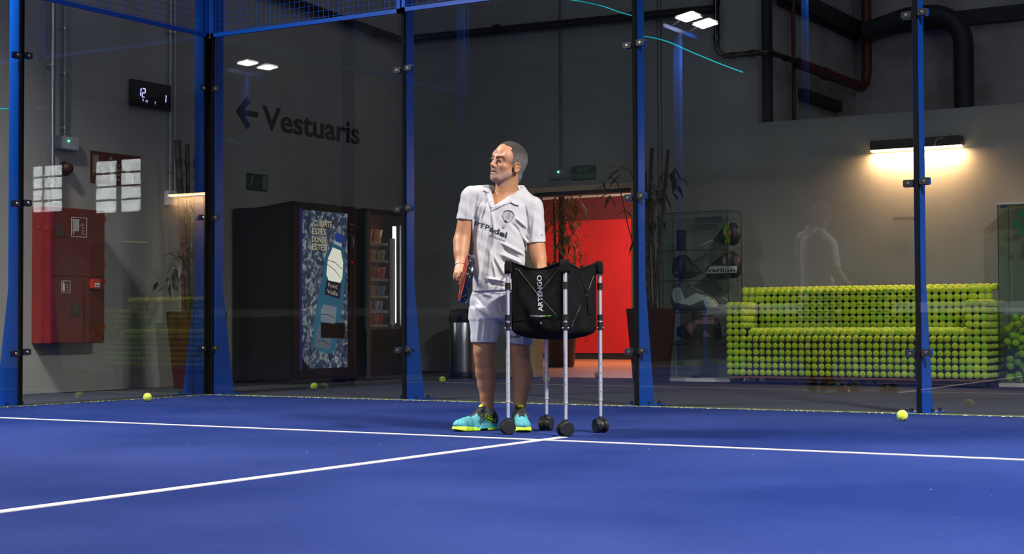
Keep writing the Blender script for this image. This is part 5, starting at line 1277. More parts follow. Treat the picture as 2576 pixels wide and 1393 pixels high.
# hair
Hf = Field(HC - .17, HC + .17, .0026)
Hf.ell(hp(0, -.024, .031), (.0790, .0990, .0860), 0, 'add', HM); Hf.ell(hp(0, -.008, .046), (.0708, .0878, .0755), .01, 'add', HM); Hf.cap(hp(0, -.045, -.02), hp(0, -.052, -.06), .060, .052, .02)
S, X, Y, Z = Hf.sl(Hf.lo, Hf.lo + Hf.h * Hf.n)
x, y, z = [HM[i, 0] * (X - HC[0]) + HM[i, 1] * (Y - HC[1]) + HM[i, 2] * (Z - HC[2]) for i in range(3)]
ax_ = np.abs(x)
line = .024 + (z - .03) * .0 + np.where(z > .075, (z - .075) * .9, 0)          # forward limit (y) of the hair
front = np.where(z > .086, .060 + (z - .086) * 1.0, .050 - .012 * np.clip((.086 - z) / .05, 0, 1))
front = np.where(z < .035, .028 - (.035 - z) * .15, front)
front = front - .030 * np.exp(-((ax_ - .045) / .018) ** 2) * np.clip((z - .05) / .03, 0, 1)
low = np.where(y > -.026, -.034, -.095)
d = np.maximum(Hf.D, np.maximum(y - front, low - z))
d = np.maximum(d, -(((x / .062) ** 2 + ((y - .040) / .062) ** 2 + ((z - .030) / .072) ** 2) ** .5 - 1) * .06)
d = np.maximum(d, -(np.sqrt(((y + .010) / .021) ** 2 + ((z + EZ - .002) / .036) ** 2) - 1) * .03)
w1 = np.sin(x * 900 + y * 300) * np.sin(z * 800 + y * 500) + np.sin(y * 1100 + z * 400) * .7
Hf.D = (d - .0009 * w1).astype(np.float32)
HP, HF4 = Hf.nets(0)
hrel = HP - HC; qx, qy, qz = hrel @ HR, hrel @ HF, hrel @ HU
n2 = rng.rand(len(HP)); g = sm(-qz, -.085, .0) * .8 + .14
hc = np.outer(1 - g, [.030, .018, .012]) + np.outer(g, [.21, .19, .18]); hc *= (.55 + .9 * n2[:, None])
hmat = mat('short_grey_hair', (.2, .18, .17), .8, bump=.5, bscale=700, vcol=True)
hair_o, HW = mesh_from(HP, HF4, 'hair', hmat, man, hc, 'short grey hair, darker on top')
cl_ = HP.mean(0); sel_ = rng.choice(len(HP), 9000); SV, SFc, SC = [], [], []
for i_ in sel_:
    c_ = HP[i_]; nrm = c_ - (HC + HU * .01 - HF * .02); nrm /= np.linalg.norm(nrm)
    if (c_ - HC) @ HR < -.085: continue
    dd = nrm * .75 - HF * .45 * (.3 + rng.rand()) - HU * .25 + rng.randn(3) * .22; dd /= np.linalg.norm(dd); L_ = .003 + .0035 * rng.rand(); sd_ = np.cross(dd, rng.randn(3)); sd_ /= np.linalg.norm(sd_) * 2200
    k_ = len(SV); b0 = c_ - nrm * .001; SV += [b0 + sd_, b0 - sd_, b0 + dd * L_ - sd_ * .3, b0 + dd * L_ + sd_ * .3]; SFc.append([k_, k_ + 1, k_ + 2, k_ + 3]); SC += [hc[i_] * 1.15] * 4
so, _ = mesh_from(np.array(SV), np.array(SFc), 'hair_strands', hmat, man, np.array(SC)); so['kind'] = 'stuff'

# ---- shirt
AL = lambda *p: tuple(Fd.lo[i] + H_ * max(0, round((p[i] - Fd.lo[i]) / H_)) for i in range(3))
Sf = Field(AL(-.34, -.30, .70), (.40, .12, 1.40), H_)
Sf.loft([(z, u, f, a + .004, b + .006) for z, u, f, a, b in TS], 0)
Sf.cap(pp(1206, 492, -.095), pp(1318, 508, -.095), .058, .060, .03)
Sf.cap(sh1 + [.012, 0, -.005], pp(1170, 560, -.082), .064, .050, .02); Sf.cap(sh2 + [-.008, 0, -.008], pp(1350, 622, -.065), .066, .053, .02)
Sf.cap(pp(1236, 478, -.11), pp(1304, 482, -.11), .045, .045, .03)
S, X, Y, Z = Sf.sl(Sf.lo, Sf.lo + Sf.h * Sf.n)
D = Sf.D.copy()
def body_min(F_, D, gap):
    o = np.round((F_.lo - Fd.lo) / H_).astype(int); n = [min(F_.D.shape[i], Fd.D.shape[i] - o[i]) for i in range(3)]
    s_ = tuple(slice(0, n[i]) for i in range(3)); g = tuple(slice(o[i], o[i] + n[i]) for i in range(3)); D[s_] = np.minimum(D[s_], Fd.D[g] - gap); return D
D = body_min(Sf, D, .009)
zc_ = pp(0, 470, B)[2]; D = np.maximum(D, Z - zc_)
def fold(x0, y0, x1, y1, amp, w, f=-.0):
    global D
    a, b = pp(x0, y0, f), pp(x1, y1, f); du, dz = b[0] - a[0], b[2] - a[2]; L = du * du + dz * dz
    t = np.clip(((X - a[0]) * du + (Z - a[2]) * dz) / L, 0, 1)
    q = ((X - a[0] - t * du) ** 2 + (Z - a[2] - t * dz) ** 2) / (w * w)
    e = np.exp(-q) * np.clip(np.sin(np.pi * (t * .86 + .07)) * 1.3, 0, 1)
    D = D - amp * e * (Y > -.09)
A_ = .0115
for f_ in ((1232, 520, 1200, 715, 1.0, .010), (1250, 560, 1228, 720, .9, .009), (1232, 630, 1252, 715, .9, .008), (1240, 640, 1275, 700, 1.2, .009), (1262, 612, 1318, 640, 1.6, .008), (1268, 628, 1305, 650, -1.2, .007), (1260, 640, 1312, 662, 1.5, .009),
           (1222, 700, 1275, 708, 1.2, .008), (1232, 712, 1272, 722, -1.0, .006), (1215, 500, 1196, 545, 1.0, .006), (1224, 505, 1208, 560, -.9, .006), (1200, 490, 1188, 540, -1.0, .005), (1238, 532, 1248, 600, 1.0, .007), (1285, 560, 1322, 600, -1.0, .009), (1296, 548, 1325, 572, 1.1, .008), (1306, 580, 1328, 612, 1.2, .007),
           (1272, 700, 1262, 730, .9, .010), (1206, 560, 1204, 700, .8, .010), (1262, 652, 1300, 690, -1.3, .010), (1345, 540, 1338, 600, .7, .008), (1322, 520, 1330, 590, -1.0, .006), (1176, 500, 1172, 545, .7, .007)):
    fold(*f_[:4], A_ * f_[4], f_[5])
D = D + .0010 * np.sin(X * 60 + Z * 90) * (Y > -.2)
D = body_min(Sf, D, .005); D = np.maximum(D, Z - zc_)
# hem, sleeve and neck cuts
hem = pp(1225, 731, 0)[2]; D = np.maximum(D, (hem - .0 + .02 * (X - 0)) * 1 - Z - .012 * 0)
def cutp(p, n):
    global D
    n = np.array(n, float); n /= np.linalg.norm(n); return (X - p[0]) * n[0] + (Y - p[1]) * n[1] + (Z - p[2]) * n[2]
c1 = cutp(pp(1168, 553, -.08), (-.12, .0, -1)); reg = X < pp(1190, 540, B)[0] - .004; D = np.where(reg, np.maximum(D, c1), D)
c2 = cutp(pp(1348, 611, -.07), (.08, .0, -1)); reg = X > pp(1326, 600, B)[0]; D = np.where(reg & (Z < pp(1330, 560, B)[2]), np.maximum(D, c2), D)
# neck hole and v opening
nk = np.sqrt(((X - pp(1270, 480, B)[0]) / .064) ** 2 + ((Y + .105) / .072) ** 2) - 1
D = np.where(Z > pp(0, 500, B)[2] , np.maximum(D, -nk * .06), D)
vt, vl, vr = pp(1244, 517, 0), pp(1233, 470, 0), pp(1302, 478, 0)
def edge(a, b): n_ = np.array([b[2] - a[2], -(b[0] - a[0])]); n_ /= np.linalg.norm(n_); return (X - a[0]) * n_[0] + (Z - a[2]) * n_[1]
cu_ = pp(1262, 490, 0)
def wedge(a, b):
    n_ = np.array([b[2] - a[2], -(b[0] - a[0])]); n_ /= np.linalg.norm(n_); sg = np.sign((cu_[0] - a[0]) * n_[0] + (cu_[2] - a[2]) * n_[1])
    return -sg * ((X - a[0]) * n_[0] + (Z - a[2]) * n_[1])
D = np.maximum(D, -np.maximum(np.maximum(wedge(vt, vl), wedge(vt, vr)), -(Y + .10)))
ncx = pp(1269, 470, B)[0]; zt_, zb_ = pp(0, 457, B)[2], pp(0, 484, B)[2]
tilt = (X - ncx) * -.10 + (Y + .105) * -.10
tq = np.clip((zt_ + tilt - Z) / (zt_ - zb_), -.3, 1.4); rr_ = .0665 + .024 * np.clip(tq, 0, 1) ** 1.5
q_ = np.sqrt(((X - ncx) / 1.0) ** 2 + ((Y + .105) / 1.12) ** 2)
ring = np.maximum(np.abs(q_ - rr_) - .0042, np.maximum(Z - zt_ - tilt, zb_ + tilt - Z))
ring = np.maximum(ring, -np.maximum(np.maximum(wedge(vt, vl + [-.018, 0, 0]), wedge(vt, vr + [.0, 0, 0])), -(Y + .09)))
ring = np.maximum(ring, pp(1246, 470, B)[0] - X)
D = np.minimum(D, ring)
Sf.D = D.astype(np.float32)
SP, SF4 = Sf.nets(2)
m_shirt = mat('white_polo_cloth', (.50, .485, .50), .85, noise=.05, nscale=60, bump=.25, bscale=1200, sheen=.2)
shirt, SW = mesh_from(SP, SF4, 'polo_shirt', m_shirt, man, None, 'white short sleeved polo shirt')
# ---- shorts
Tf = Field(AL(-.30, -.30, .42), (.34, .12, .86), H_)
Tf.loft([row(715, 1194, 1330, -.085, .108), row(740, 1188, 1334, -.085, .118), row(775, 1182, 1338, -.085, .122), row(800, 1181, 1340, -.085, .118)], 0)
def sleg(rows, k=.02): Tf.loft([row(*r) for r in rows], k)
sleg([(775, 1182, 1262, -.085, .098), (805, 1180, 1260, -.085, .098), (835, 1184, 1257, -.080, .094), (868, 1189, 1250, -.075, .090)])
sleg([(775, 1258, 1338, -.085, .098), (805, 1262, 1341, -.085, .098), (835, 1268, 1341, -.080, .094), (872, 1277, 1339, -.075, .090)])
S, X, Y, Z = Tf.sl(Tf.lo, Tf.lo + Tf.h * Tf.n); D = Tf.D.copy(); hz__ = pp(0, 735, B)[2]; Dm = body_min(Tf, D.copy(), .009); D = np.where((Z < hz__) & (X > -.165) & (X < .195), Dm, D)
for f_ in ((1262, 805, 1240, 760, 1.0, .010), (1262, 800, 1300, 765, 1.0, .010), (1195, 770, 1240, 800, 1.0, .010), (1200, 745, 1225, 780, -1.0, .009), (1215, 740, 1240, 745, 1.1, .008), (1205, 800, 1200, 860, .9, .010), (1235, 810, 1232, 860, -.9, .009), (1220, 805, 1216, 855, .8, .009), (1290, 790, 1300, 860, .9, .010), (1275, 790, 1285, 858, -.8, .008), (1258, 735, 1262, 800, .8, .005), (1312, 800, 1318, 862, .8, .009), (1188, 765, 1212, 800, -.9, .008)):
    fold(*f_[:4], .0062 * f_[4], f_[5])
z1_ = pp(1218, 861, 0)[2]; z2_ = pp(1306, 865, 0)[2]; D = np.maximum(D, np.where(X < pp(1260, 840, B)[0], z1_ + .05 * (X + .07) * 0, z2_ - .10 * (X - .12)) - Z)
Tf.D = D.astype(np.float32); TP, TF4 = Tf.nets(2)
m_shorts = mat('white_shorts_cloth', (.49, .49, .545), .85, noise=.05, nscale=50, bump=.2, bscale=900, sheen=.2)
shorts, TW = mesh_from(TP, TF4, 'shorts', m_shorts, man, None, 'white knee length sports shorts')
bv_shirt = BVHTree.FromPolygons([Vector(v) for v in SW], SF4.tolist()); bv_shorts = BVHTree.FromPolygons([Vector(v) for v in TW], TF4.tolist())
body_w = np.array(PM) + P[:, :1] * np.array(PR) + P[:, 1:2] * np.array(PF) + P[:, 2:3] * np.array([0, 0, 1.0]); bv_body = BVHTree.FromPolygons([Vector(v) for v in body_w], F4.tolist())
def hitter(bvs, lift):
    last = [8.4]
    def f(px, py):
        d = ray(px, py).normalized(); best = None
        for b_ in bvs:
            h = b_.ray_cast(CAM, d)
            if h[0] is not None and (best is None or h[3] < best): best = h[3]
        if best is None: best = last[0]
        last[0] = best
        return CAM + d * (best - lift)
    return f
def cprint(shape, f, m, name, parent, thick=.0008, d=None):
    mb = MB(); flat_print(mb, shape, f, thick, d or -_fw); return mb.build(name, m, parent)
ink = mat('navy_ink', (.012, .012, .03), .6)
fS = hitter([bv_shirt], .0018)
# chest lettering: follows the fold line drawn through the picture
def along(pts, s_, h, slant=.12):
    pts = [Vector(p) for p in pts]; L = [0]
    for a, b in zip(pts, pts[1:]): L.append(L[-1] + (b - a).length)
    def f(x, y):
        q = x * L[-1]; i = max(k for k in range(len(pts) - 1) if L[k] <= q + 1e-9); t = (q - L[i]) / (L[i + 1] - L[i]); p = pts[i].lerp(pts[i + 1], t)
        return (p.x + slant * h * y, p.y - h * y)
    return f
def px_print(s_, pts, h, bold, fn, m, parent, slant=.1, step=.02, name='lettering'):
    g = along(pts, s_, h, slant); v2, f = text_tris(s_, bold); v2, f = subdiv(v2, f, .035)
    return cprint((v2, f), lambda x, y: fn(*g(x, y)), m, name, parent)
px_print('PTPa', [(1192, 568), (1206, 573), (1222, 577), (1240, 584)], 13.5, .002, fS, ink, shirt, .22)
px_print('del', [(1241, 585), (1256, 591), (1274, 598)], 13.5, .03, fS, ink, shirt, .25)
px_print('@ptpadel', [(1230, 593), (1250, 600), (1270, 608)], 5.2, .0, fS, mat('grey_ink', (.16, .16, .19), .6), shirt, .15)
px_print('a', [(1362, 591), (1366, 592)], 3, .0, fS, ink, shirt, .1)
# racket emblem
def stroke(pts, w, closed=False):
    pts = [Vector(p) for p in pts]; n = len(pts); V, Fq = [], []
    for i, p in enumerate(pts):
        a = pts[(i - 1) % n] if (closed or i > 0) else pts[i]; b = pts[(i + 1) % n] if (closed or i < n - 1) else pts[i]
        d = (b - a).normalized(); q = Vector((-d.y, d.x)) * w / 2; V += [tuple(p + q), tuple(p - q)]
    m = n if closed else n - 1
    for i in range(m):
        j = (i + 1) % n; Fq += [[2 * i, 2 * i + 1, 2 * j + 1], [2 * i, 2 * j + 1, 2 * j]]
    return V, Fq
def emb(shape, par=shirt, fn=fS, name='emblem'): return cprint(shape, lambda x, y: fn(x, y), ink, name, par)
Eg = lambda x, y: (1220 + x / 11.6, 500 + y / 11.6)
out_ = [Eg(*q) for q in ((545, 600), (515, 520), (515, 470), (540, 410), (590, 370), (650, 352), (720, 352), (780, 385), (820, 430), (828, 490), (805, 580), (750, 650), (680, 688), (620, 690), (575, 660))]
mb = MB()
for sh in (stroke(out_, 1.0, True), stroke([Eg(*q) for q in ((545, 380), (580, 345), (640, 333), (740, 340), (810, 375), (850, 440), (858, 500), (838, 530))], .9), stroke([Eg(735, 350), Eg(500, 845)], .8), stroke([Eg(752, 360), Eg(530, 855)], .8), stroke([Eg(775, 385), Eg(560, 862)], .8), stroke([Eg(700, 365), Eg(600, 600)], .7), stroke([Eg(590, 610), Eg(640, 690)], 4.0), stroke([Eg(500, 835), Eg(562, 862)], .8)):
    flat_print(mb, sh, fS, .0008, -_fw)
for i in range(9):
    for j in range(9):
        x, y = 540 + j * 33 + (i % 2) * 16, 400 + i * 30
        r2 = ((x - 670) / 135) ** 2 + ((y - 510) / 145) ** 2; dl = abs((x - 735) * .9 + (y - 350) * .43) / 1.0
        if r2 < 1 and dl > 42:
            c = Eg(x, y); flat_print(mb, ([(c[0] + .55 * math.cos(a), c[1] + .55 * math.sin(a)) for a in (0, 1.05, 2.1, 3.14, 4.2, 5.24)], [[0, k, k + 1] for k in range(1, 5)]), fS, .0008, -_fw)
mb.build('emblem', ink, shirt)
# collar and placket as cloth flaps lying on the shirt
fC = hitter([bv_shirt, bv_body], .006)
def flap(pts, name, lift=.006, th_=.0030, m=m_shirt):
    v2, f = grid_poly(pts, 4.5); fn = hitter([bv_shirt, bv_body], lift); mb = MB(); flat_print(mb, (v2, f), fn, th_, -_fw); mb.sm = [True] * len(mb.sm); return mb.build(name, m, shirt)
flap([(1306, 474), (1313, 482), (1313, 497), (1305, 517), (1293, 514), (1285, 509), (1286, 502), (1294, 488)], 'collar', .007)
flap([(1297, 485), (1297, 492), (1286, 503), (1284, 510), (1262, 518), (1236, 532), (1236, 527), (1244, 517), (1270, 503), (1288, 490)], 'collar', .004)
flap([(1233, 472), (1236, 478), (1227, 486), (1222, 482), (1215, 479), (1222, 472)], 'collar', .006)
flap([(1236, 478), (1240, 495), (1245, 517), (1237, 530), (1229, 508), (1222, 486), (1228, 485)], 'placket', .003)
for (x, y) in ((1236, 505), (1238, 520)): MB().sph(hitter([bv_shirt, bv_body], .009)(x, y), .0035, 2, (1, 1, 1)).build('button', m_white, shirt)
def seam(pts, fn, par, r=.0016, m=m_shirt): MB().tube([fn(*p) for p in pts], r, 5).build('seam', m, par)
f0_ = hitter([bv_shirt], .0014)
fT = hitter([bv_shorts], .0018)
px_print('PTPadel', [(1272, 848), (1290, 851), (1309, 847)], 7, .01, fT, ink, shorts, 0)
mb = MB()
for k in (0, 3.2, 6.4): flat_print(mb, stroke([(1309 + k, 828), (1315 + k * .8, 846)], 1.2), fT, .0008, -_fw)
mb.build('emblem', ink, shorts)
# ---- socks and shoes
m_sock = mat('grey_sock', (.20, .20, .22), .95, bump=.4, bscale=500)
m_teal_s = None
def shoe(heel, ang, name_label, L=.285, tongue=True, mirror=1):
    """heel: local (u,f) of heel; ang: heading of the toe in the (u,f) plane"""
    hx_ = np.array([math.cos(ang), math.sin(ang)]); hy_ = np.array([-hx_[1], hx_[0]]) * mirror
    def q(x, y, z): return np.array([heel[0] + hx_[0] * x + hy_[0] * y, heel[1] + hx_[1] * x + hy_[1] * y, z])
    M3 = np.array([[hx_[0], hx_[1], 0], [hy_[0], hy_[1], 0], [0, 0, 1.0]])
    c = q(L / 2, 0, .07); s = L / .285
    def rel_(X, Y, Z): return (X - heel[0]) * hx_[0] + (Y - heel[1]) * hx_[1], (X - heel[0]) * hy_[0] + (Y - heel[1]) * hy_[1], Z
    U = Field(c - [.19, .19, .075], c + [.19, .19, .095], .0026)
    U.ell(q(.046 * s, 0, .056), (.047, .038, .060), 0, 'add', M3)
    U.cap(q(.05 * s, 0, .072), q(.12 * s, 0, .072), .036, .036, .015); U.cap(q(.10 * s, 0, .074), q(.20 * s, 0, .040), .036, .034, .015)
    U.ell(q(.215 * s, 0, .036), (.068, .043, .033), .02, 'add', M3); U.cap(q(.06 * s, 0, .02), q(.22 * s, 0, .018), .034, .038, .01)
    S, X, Y, Z = U.sl(U.lo, U.lo + U.h * U.n); x, y, z = rel_(X, Y, Z)
    top = np.interp(x, [0, .02, .05, .085, .11, .3], [.118, .112, .084, .092, .14, .16])
    D2 = np.maximum(U.D, z - top); D2 = np.maximum(D2, .018 - z)
    D2 = np.maximum(D2, -np.maximum(np.sqrt(((x - .062) / .036) ** 2 + (y / .027) ** 2) * .03 - .03, .055 - z))
    rib = .0006 * np.sin(x * 420 + z * 380) * (x > .09) * (z < .075)
    U.D = (D2 + rib).astype(np.float32)
    PU, FU = U.nets(1); rx, ry, rz = rel_(PU[:, 0], PU[:, 1], PU[:, 2])
    teal = np.array([.07, .36, .40]); Cc = np.tile(teal, (len(PU), 1)); Cc = Cc * (.72 + .35 * (np.sin(rx * 420 + rz * 380) * .5 + .5))[:, None]
    dark = (rx < .055 + (rz - .03) * .5) | ((np.abs(ry) < .018) & (rx > .08) & (rx < .185) & (rz > .05)) | ((rx < .145) & (rz > .034 + (rx - .03) * .40))
    dark &= ~((rx < .05) & (rz < .030))
    Cc[dark] = (.010, .010, .011)
    Cc[(rx < .06) & (rz < .036)] = (.02, .30, .32)
    up, UW = mesh_from(PU, FU, 'shoe', mat('shoe_upper', (.1, .4, .4), .6, bump=.3, bscale=700, vcol=True), man, Cc, name_label)
    bvU = BVHTree.FromPolygons([Vector(v) for v in UW], FU.tolist())
    # sole
    G = Field(c - [.19, .19, .075], c + [.19, .19, -.02], .0026)
    G.cap(q(.045 * s, 0, .012), q(.12 * s, -.002, .012), .036, .033, 0); G.cap(q(.11 * s, 0, .012), q(.21 * s, 0, .012), .034, .045, .02); G.ell(q(.225 * s, 0, .014), (.064, .046, .030), .01, 'add', M3)
    S, X, Y, Z = G.sl(G.lo, G.lo + G.h * G.n); x, y, z = rel_(X, Y, Z)
    topz = np.interp(x, [0, .06, .12, .16, .21, .26, .30], [.028, .026, .020, .020, .026, .040, .046]); botz = np.interp(x, [0, .02, .085, .10, .125, .14, .23, .28], [.006, .001, .001, .006, .006, .001, .001, .012])
    G.D = np.maximum(np.maximum(G.D, z - topz), botz - z).astype(np.float32)
    PG, FG = G.nets(1); rx, ry, rz = rel_(PG[:, 0], PG[:, 1], PG[:, 2])
    Cg = np.tile(np.array([.55, .80, .03]), (len(PG), 1)); Cg[(rx < .155) & (rz > .014 + .0)] = (.03, .38, .40); Cg[(rx > .085) & (rx < .135) & (rz < .012)] = (.012, .012, .012)
    mesh_from(PG, FG, 'sole', mat('shoe_sole', (.5, .8, .1), .55, vcol=True), up, Cg, 'lime and teal sole')
    # tongue
    mbt = MB(); A = []
    for i in range(9):
        t = i / 8; xx = .150 - .062 * t; zz = .076 + .066 * t - .004 * t * t; wv = .024 + .006 * t
        for j in range(7):
            v = j / 6 * 2 - 1; A.append(toW([q(xx + .004 * v * v * 2, wv * v, zz - .010 * v * v)])[0])
    nn = len(A); dv = (toW([q(.1, 0, .1)])[0] - toW([q(.106, 0, .103)])[0])
    A += [a_ - dv * 1.0 for a_ in A]
    Fq = [(i * 7 + j, i * 7 + j + 1, i * 7 + j + 8, i * 7 + j + 7) for i in range(8) for j in range(6)]
    Fq += [tuple(nn + k for k in reversed(f_)) for f_ in Fq] + [(k, k + 1, nn + k + 1, nn + k) for k in range(56, 62)] + [(i * 7, (i + 1) * 7, nn + (i + 1) * 7, nn + i * 7) for i in range(8)] + [(i * 7 + 6, nn + i * 7 + 6, nn + (i + 1) * 7 + 6, (i + 1) * 7 + 6) for i in range(8)]
    mbt.add(A, Fq, True); tg = mbt.build('tongue', mat('tongue_black', (.012, .012, .013), .8), up)
    # tab on the tongue
    o3 = lambda a, b: toW([q(.0985 - a * .62 + .0075, b, +.1295 + a * .72 + .0045)])[0]
    lab = MB(); lab.add([o3(-.009, -.016), o3(-.009, .016), o3(.009, .016), o3(.009, -.016)], [(0, 1, 2, 3)]); lab.add([v + dv * -.35 for v in lab.v], [(0, 1, 2, 3)])
    lab.build('tongue_tab', mat('tab_yellow', (.62, .72, .03), .6), up)
    # laces
    for k in range(5):
        x0 = .098 + k * .019; zz = .110 - k * .0125
        a1 = [q(x0, -.020, zz - .010), q(x0 + .004, -.008, zz + .002), q(x0 + .012, .008, zz - .003), q(x0 + .016, .020, zz - .016)]
        a2 = [q(x0, .020, zz - .010), q(x0 + .004, .008, zz + .003), q(x0 + .012, -.008, zz - .002), q(x0 + .016, -.020, zz - .016)]
        MB().tube(toW(a1), .0026, 6).tube(toW(a2), .0026, 6).build('lace', m_black, up)
    for sg in (1, -1):
        MB().tube(bez(toW([q(.105, 0, .120), q(.118, sg * .022, .112), q(.135, sg * .045, .066), q(.142, sg * .050, .032)]), 4), .0022, 6).tube(bez(toW([q(.105, 0, .120), q(.125, sg * .030, .100), q(.120, sg * .050, .058), q(.108, sg * .042, .090), q(.105, 0, .120)]), 4), .0020, 6).build('lace_bow', m_black, up)
    return up, bvU, q
hL = pp(1251, 1070, -.10); headL = math.radians(180 - 33)
s1_, bvL, qL = shoe((hL[0], -.115), headL, 'left of the two teal and lime shoes, toe to the left', mirror=1)
hR_ = pp(1306, 1075, -.12)
s2_, bvR, qR = shoe((hR_[0] - .004, -.135), math.radians(84), 'teal and lime shoe pointing at the camera', mirror=1)
for (cx, cy, f_, hx2) in ((1228, 1040, -.078, 0), (1307, 1042, -.068, 0)):
    a = pp(cx, cy + 17, f_); b = pp(cx - 1, cy - 13, f_)
    SK = Field(np.minimum(a, b) - .07, np.maximum(a, b) + .07, .0026); SK.cap(a, b, .0300, .0375, 0); S, X, Y, Z = SK.sl(SK.lo, SK.lo + SK.h * SK.n); SK.D = np.maximum(SK.D, Z - b[2]).astype(np.float32)
    q_, r_ = SK.nets(1); mesh_from(q_, r_, 'sock', m_sock, man)
fM = hitter([bvL], .0015); lime_i = mat('lime_ink', (.42, .68, .02), .6)
px_print('MUNICH', [(1218, 1049), (1233, 1057), (1247, 1062)], 8.2, .0, fM, lime_i, s1_, 0)
mb = MB()
for sh in (stroke([(1218, 1038), (1232, 1045), (1248, 1054)], .9), stroke([(1214, 1050), (1226, 1058), (1238, 1065)], .9), stroke([(1210, 1042), (1213, 1045)], 3)): flat_print(mb, sh, fM, .0008, -_fw)
mb.build('lime_stripe', lime_i, s1_)
# bracelet
wd = (wr1 - el1); wd /= np.linalg.norm(wd)
bc = toW([wr1 + wd * .004])[0]; mb = MB(); e1v = Vector((PR.x, PR.y, 0)); e2v = (toW([wr1 + wd])[0] - toW([wr1])[0]).cross(e1v).normalized()
mb.tube([bc + e1v * .031 * math.cos(t) + e2v * .031 * math.sin(t) for t in np.linspace(0, 2 * math.pi, 25)], .0030, 6); mb.build('wrist_band', m_black, man)

# ------------------------------------------------------------------ racket in the right hand
RC = pp(1174, 701, .285)
rk = thing('padel_racket', toW([RC])[0], 'black padel racket with red face held edge on in the right hand', 'racket')
n_ = np.array([-.975, .13, .19]); n_ /= np.linalg.norm(n_)
hd = np.array([hu0 - RC[0] - .0, .10 - RC[1], hz - RC[2]]); hd = hd - n_ * (hd @ n_); hd /= np.linalg.norm(hd); wv = np.cross(n_, hd)
if wv[2] < 0: wv = -wv
def rk_out(sc_=1.0):
    pts = []
    for k in range(40):
        t = 2 * math.pi * k / 40; pts.append((-.132 * math.cos(t) * sc_ * (1.0 if math.cos(t) > 0 else 1.0), .130 * math.sin(t) * sc_))
    return pts
def rkP(a, b, c): return toW([RC + hd * a + wv * b + n_ * c])[0]   # a towards the handle
fo = rk_out()
fr_ = MB(); prof = [(-.019, .962), (-.017, .985), (-.011, 1.0), (.011, 1.0), (.017, .985), (.019, .962), (.0165, .90), (-.0165, .90)]
vs = [rkP(a * s2, b * s2, c) for (c, s2) in prof for (a, b) in fo]; n0 = 40; m0 = len(prof)
fr_.add(vs, [(i * n0 + k, i * n0 + (k + 1) % n0, ((i + 1) % m0) * n0 + (k + 1) % n0, ((i + 1) % m0) * n0 + k) for i in range(m0) for k in range(n0)], True)
fr_.build('frame', mat('racket_black_gloss', (.010, .010, .014), .18, coat=.6), rk)
mfr = mat('racket_face_red', (.60, .035, .012), .4, color2=(.018, .014, .014), nscale=16, stretch=(1, 1, 1))
fc = MB(); r2 = [(a * .915, b * .915) for a, b in fo]
fc.add([rkP(a, b, .0168) for a, b in r2] + [rkP(a, b, -.0168) for a, b in r2], [tuple(range(40)), tuple(reversed(range(40, 80)))] + [(k, (k + 1) % 40, 40 + (k + 1) % 40, 40 + k) for k in range(40)]); fc.build('face', mfr, rk)
st = MB()
for k in range(40):
    a = (fo[k][0] * .925, fo[k][1] * .925); a2 = (fo[(k + 1) % 40][0] * .925, fo[(k + 1) % 40][1] * .925)
    if k % 5 == 4: continue
    for sg in (1, -1): st.add([rkP(a[0], a[1], sg * .0188), rkP(a2[0], a2[1], sg * .0188), rkP(a2[0] * .93, a2[1] * .93, sg * .0182), rkP(a[0] * .93, a[1] * .93, sg * .0182)], [(0, 1, 2, 3)])
st.build('red_ring', mat('racket_red', (.62, .05, .02), .4), rk)
ho = MB()
for i in range(-4, 5):
    for j in range(-4, 5):
        a, b = i * .024, j * .024 + (i % 2) * .012
        if (a * a + b * b) ** .5 < .105:
            for sg in (1, -1): ho.cyl(rkP(a, b, sg * .0165), rkP(a, b, sg * .0174), .0055, .0055, 8)
ho.build('hole', m_black, rk, 'stuff')
dt_ = MB()
for t in (-2.6, -2.2, .5, .9, 2.3): dt_.sph(rkP(-.132 * math.cos(t), .130 * math.sin(t), .008), .003, 1)
dt_.build('rim_mark', mat('mark_white', (.7, .7, .7), .4), rk)
hl = float(np.linalg.norm([hu0 - RC[0], .04 - RC[1], hz - RC[2]]))
nk_ = MB().prism([rkP(.10, -.06, -.012), rkP(.10, .06, -.012), rkP(.165, .017, -.012), rkP(.165, -.017, -.012)], rkP(0, 0, .024) - rkP(0, 0, 0)); nk_.build('throat', m_blackg, rk)
MB().tube([rkP(.155, 0, 0), rkP(.19, 0, 0), rkP(.285, 0, 0), rkP(.288, 0, 0)], [.0165, .0165, .0175, .015], 14).build('handle', m_black, rk)
cordm = mat('orange_cord', (.75, .10, .01), .6, color2=(.8, .5, .02), nscale=60)
MB().tube(bez([rkP(.285, 0, 0), toW([np.array([hu0 - .012, .10, hz - .045])])[0], toW([np.array([hu0 + .004, .155, hz - .02])])[0], toW([np.array([hu0 + .012, .145, hz + .028])])[0]], 8), .0030, 6).tube(bez([toW([np.array([hu0 - .004, .158, hz - .075])])[0], toW([np.array([hu0 + .002, .162, hz - .02])])[0], toW([np.array([hu0 + .012, .150, hz + .03])])[0]], 6), .0032, 6).build('wrist_cord', cordm, rk)

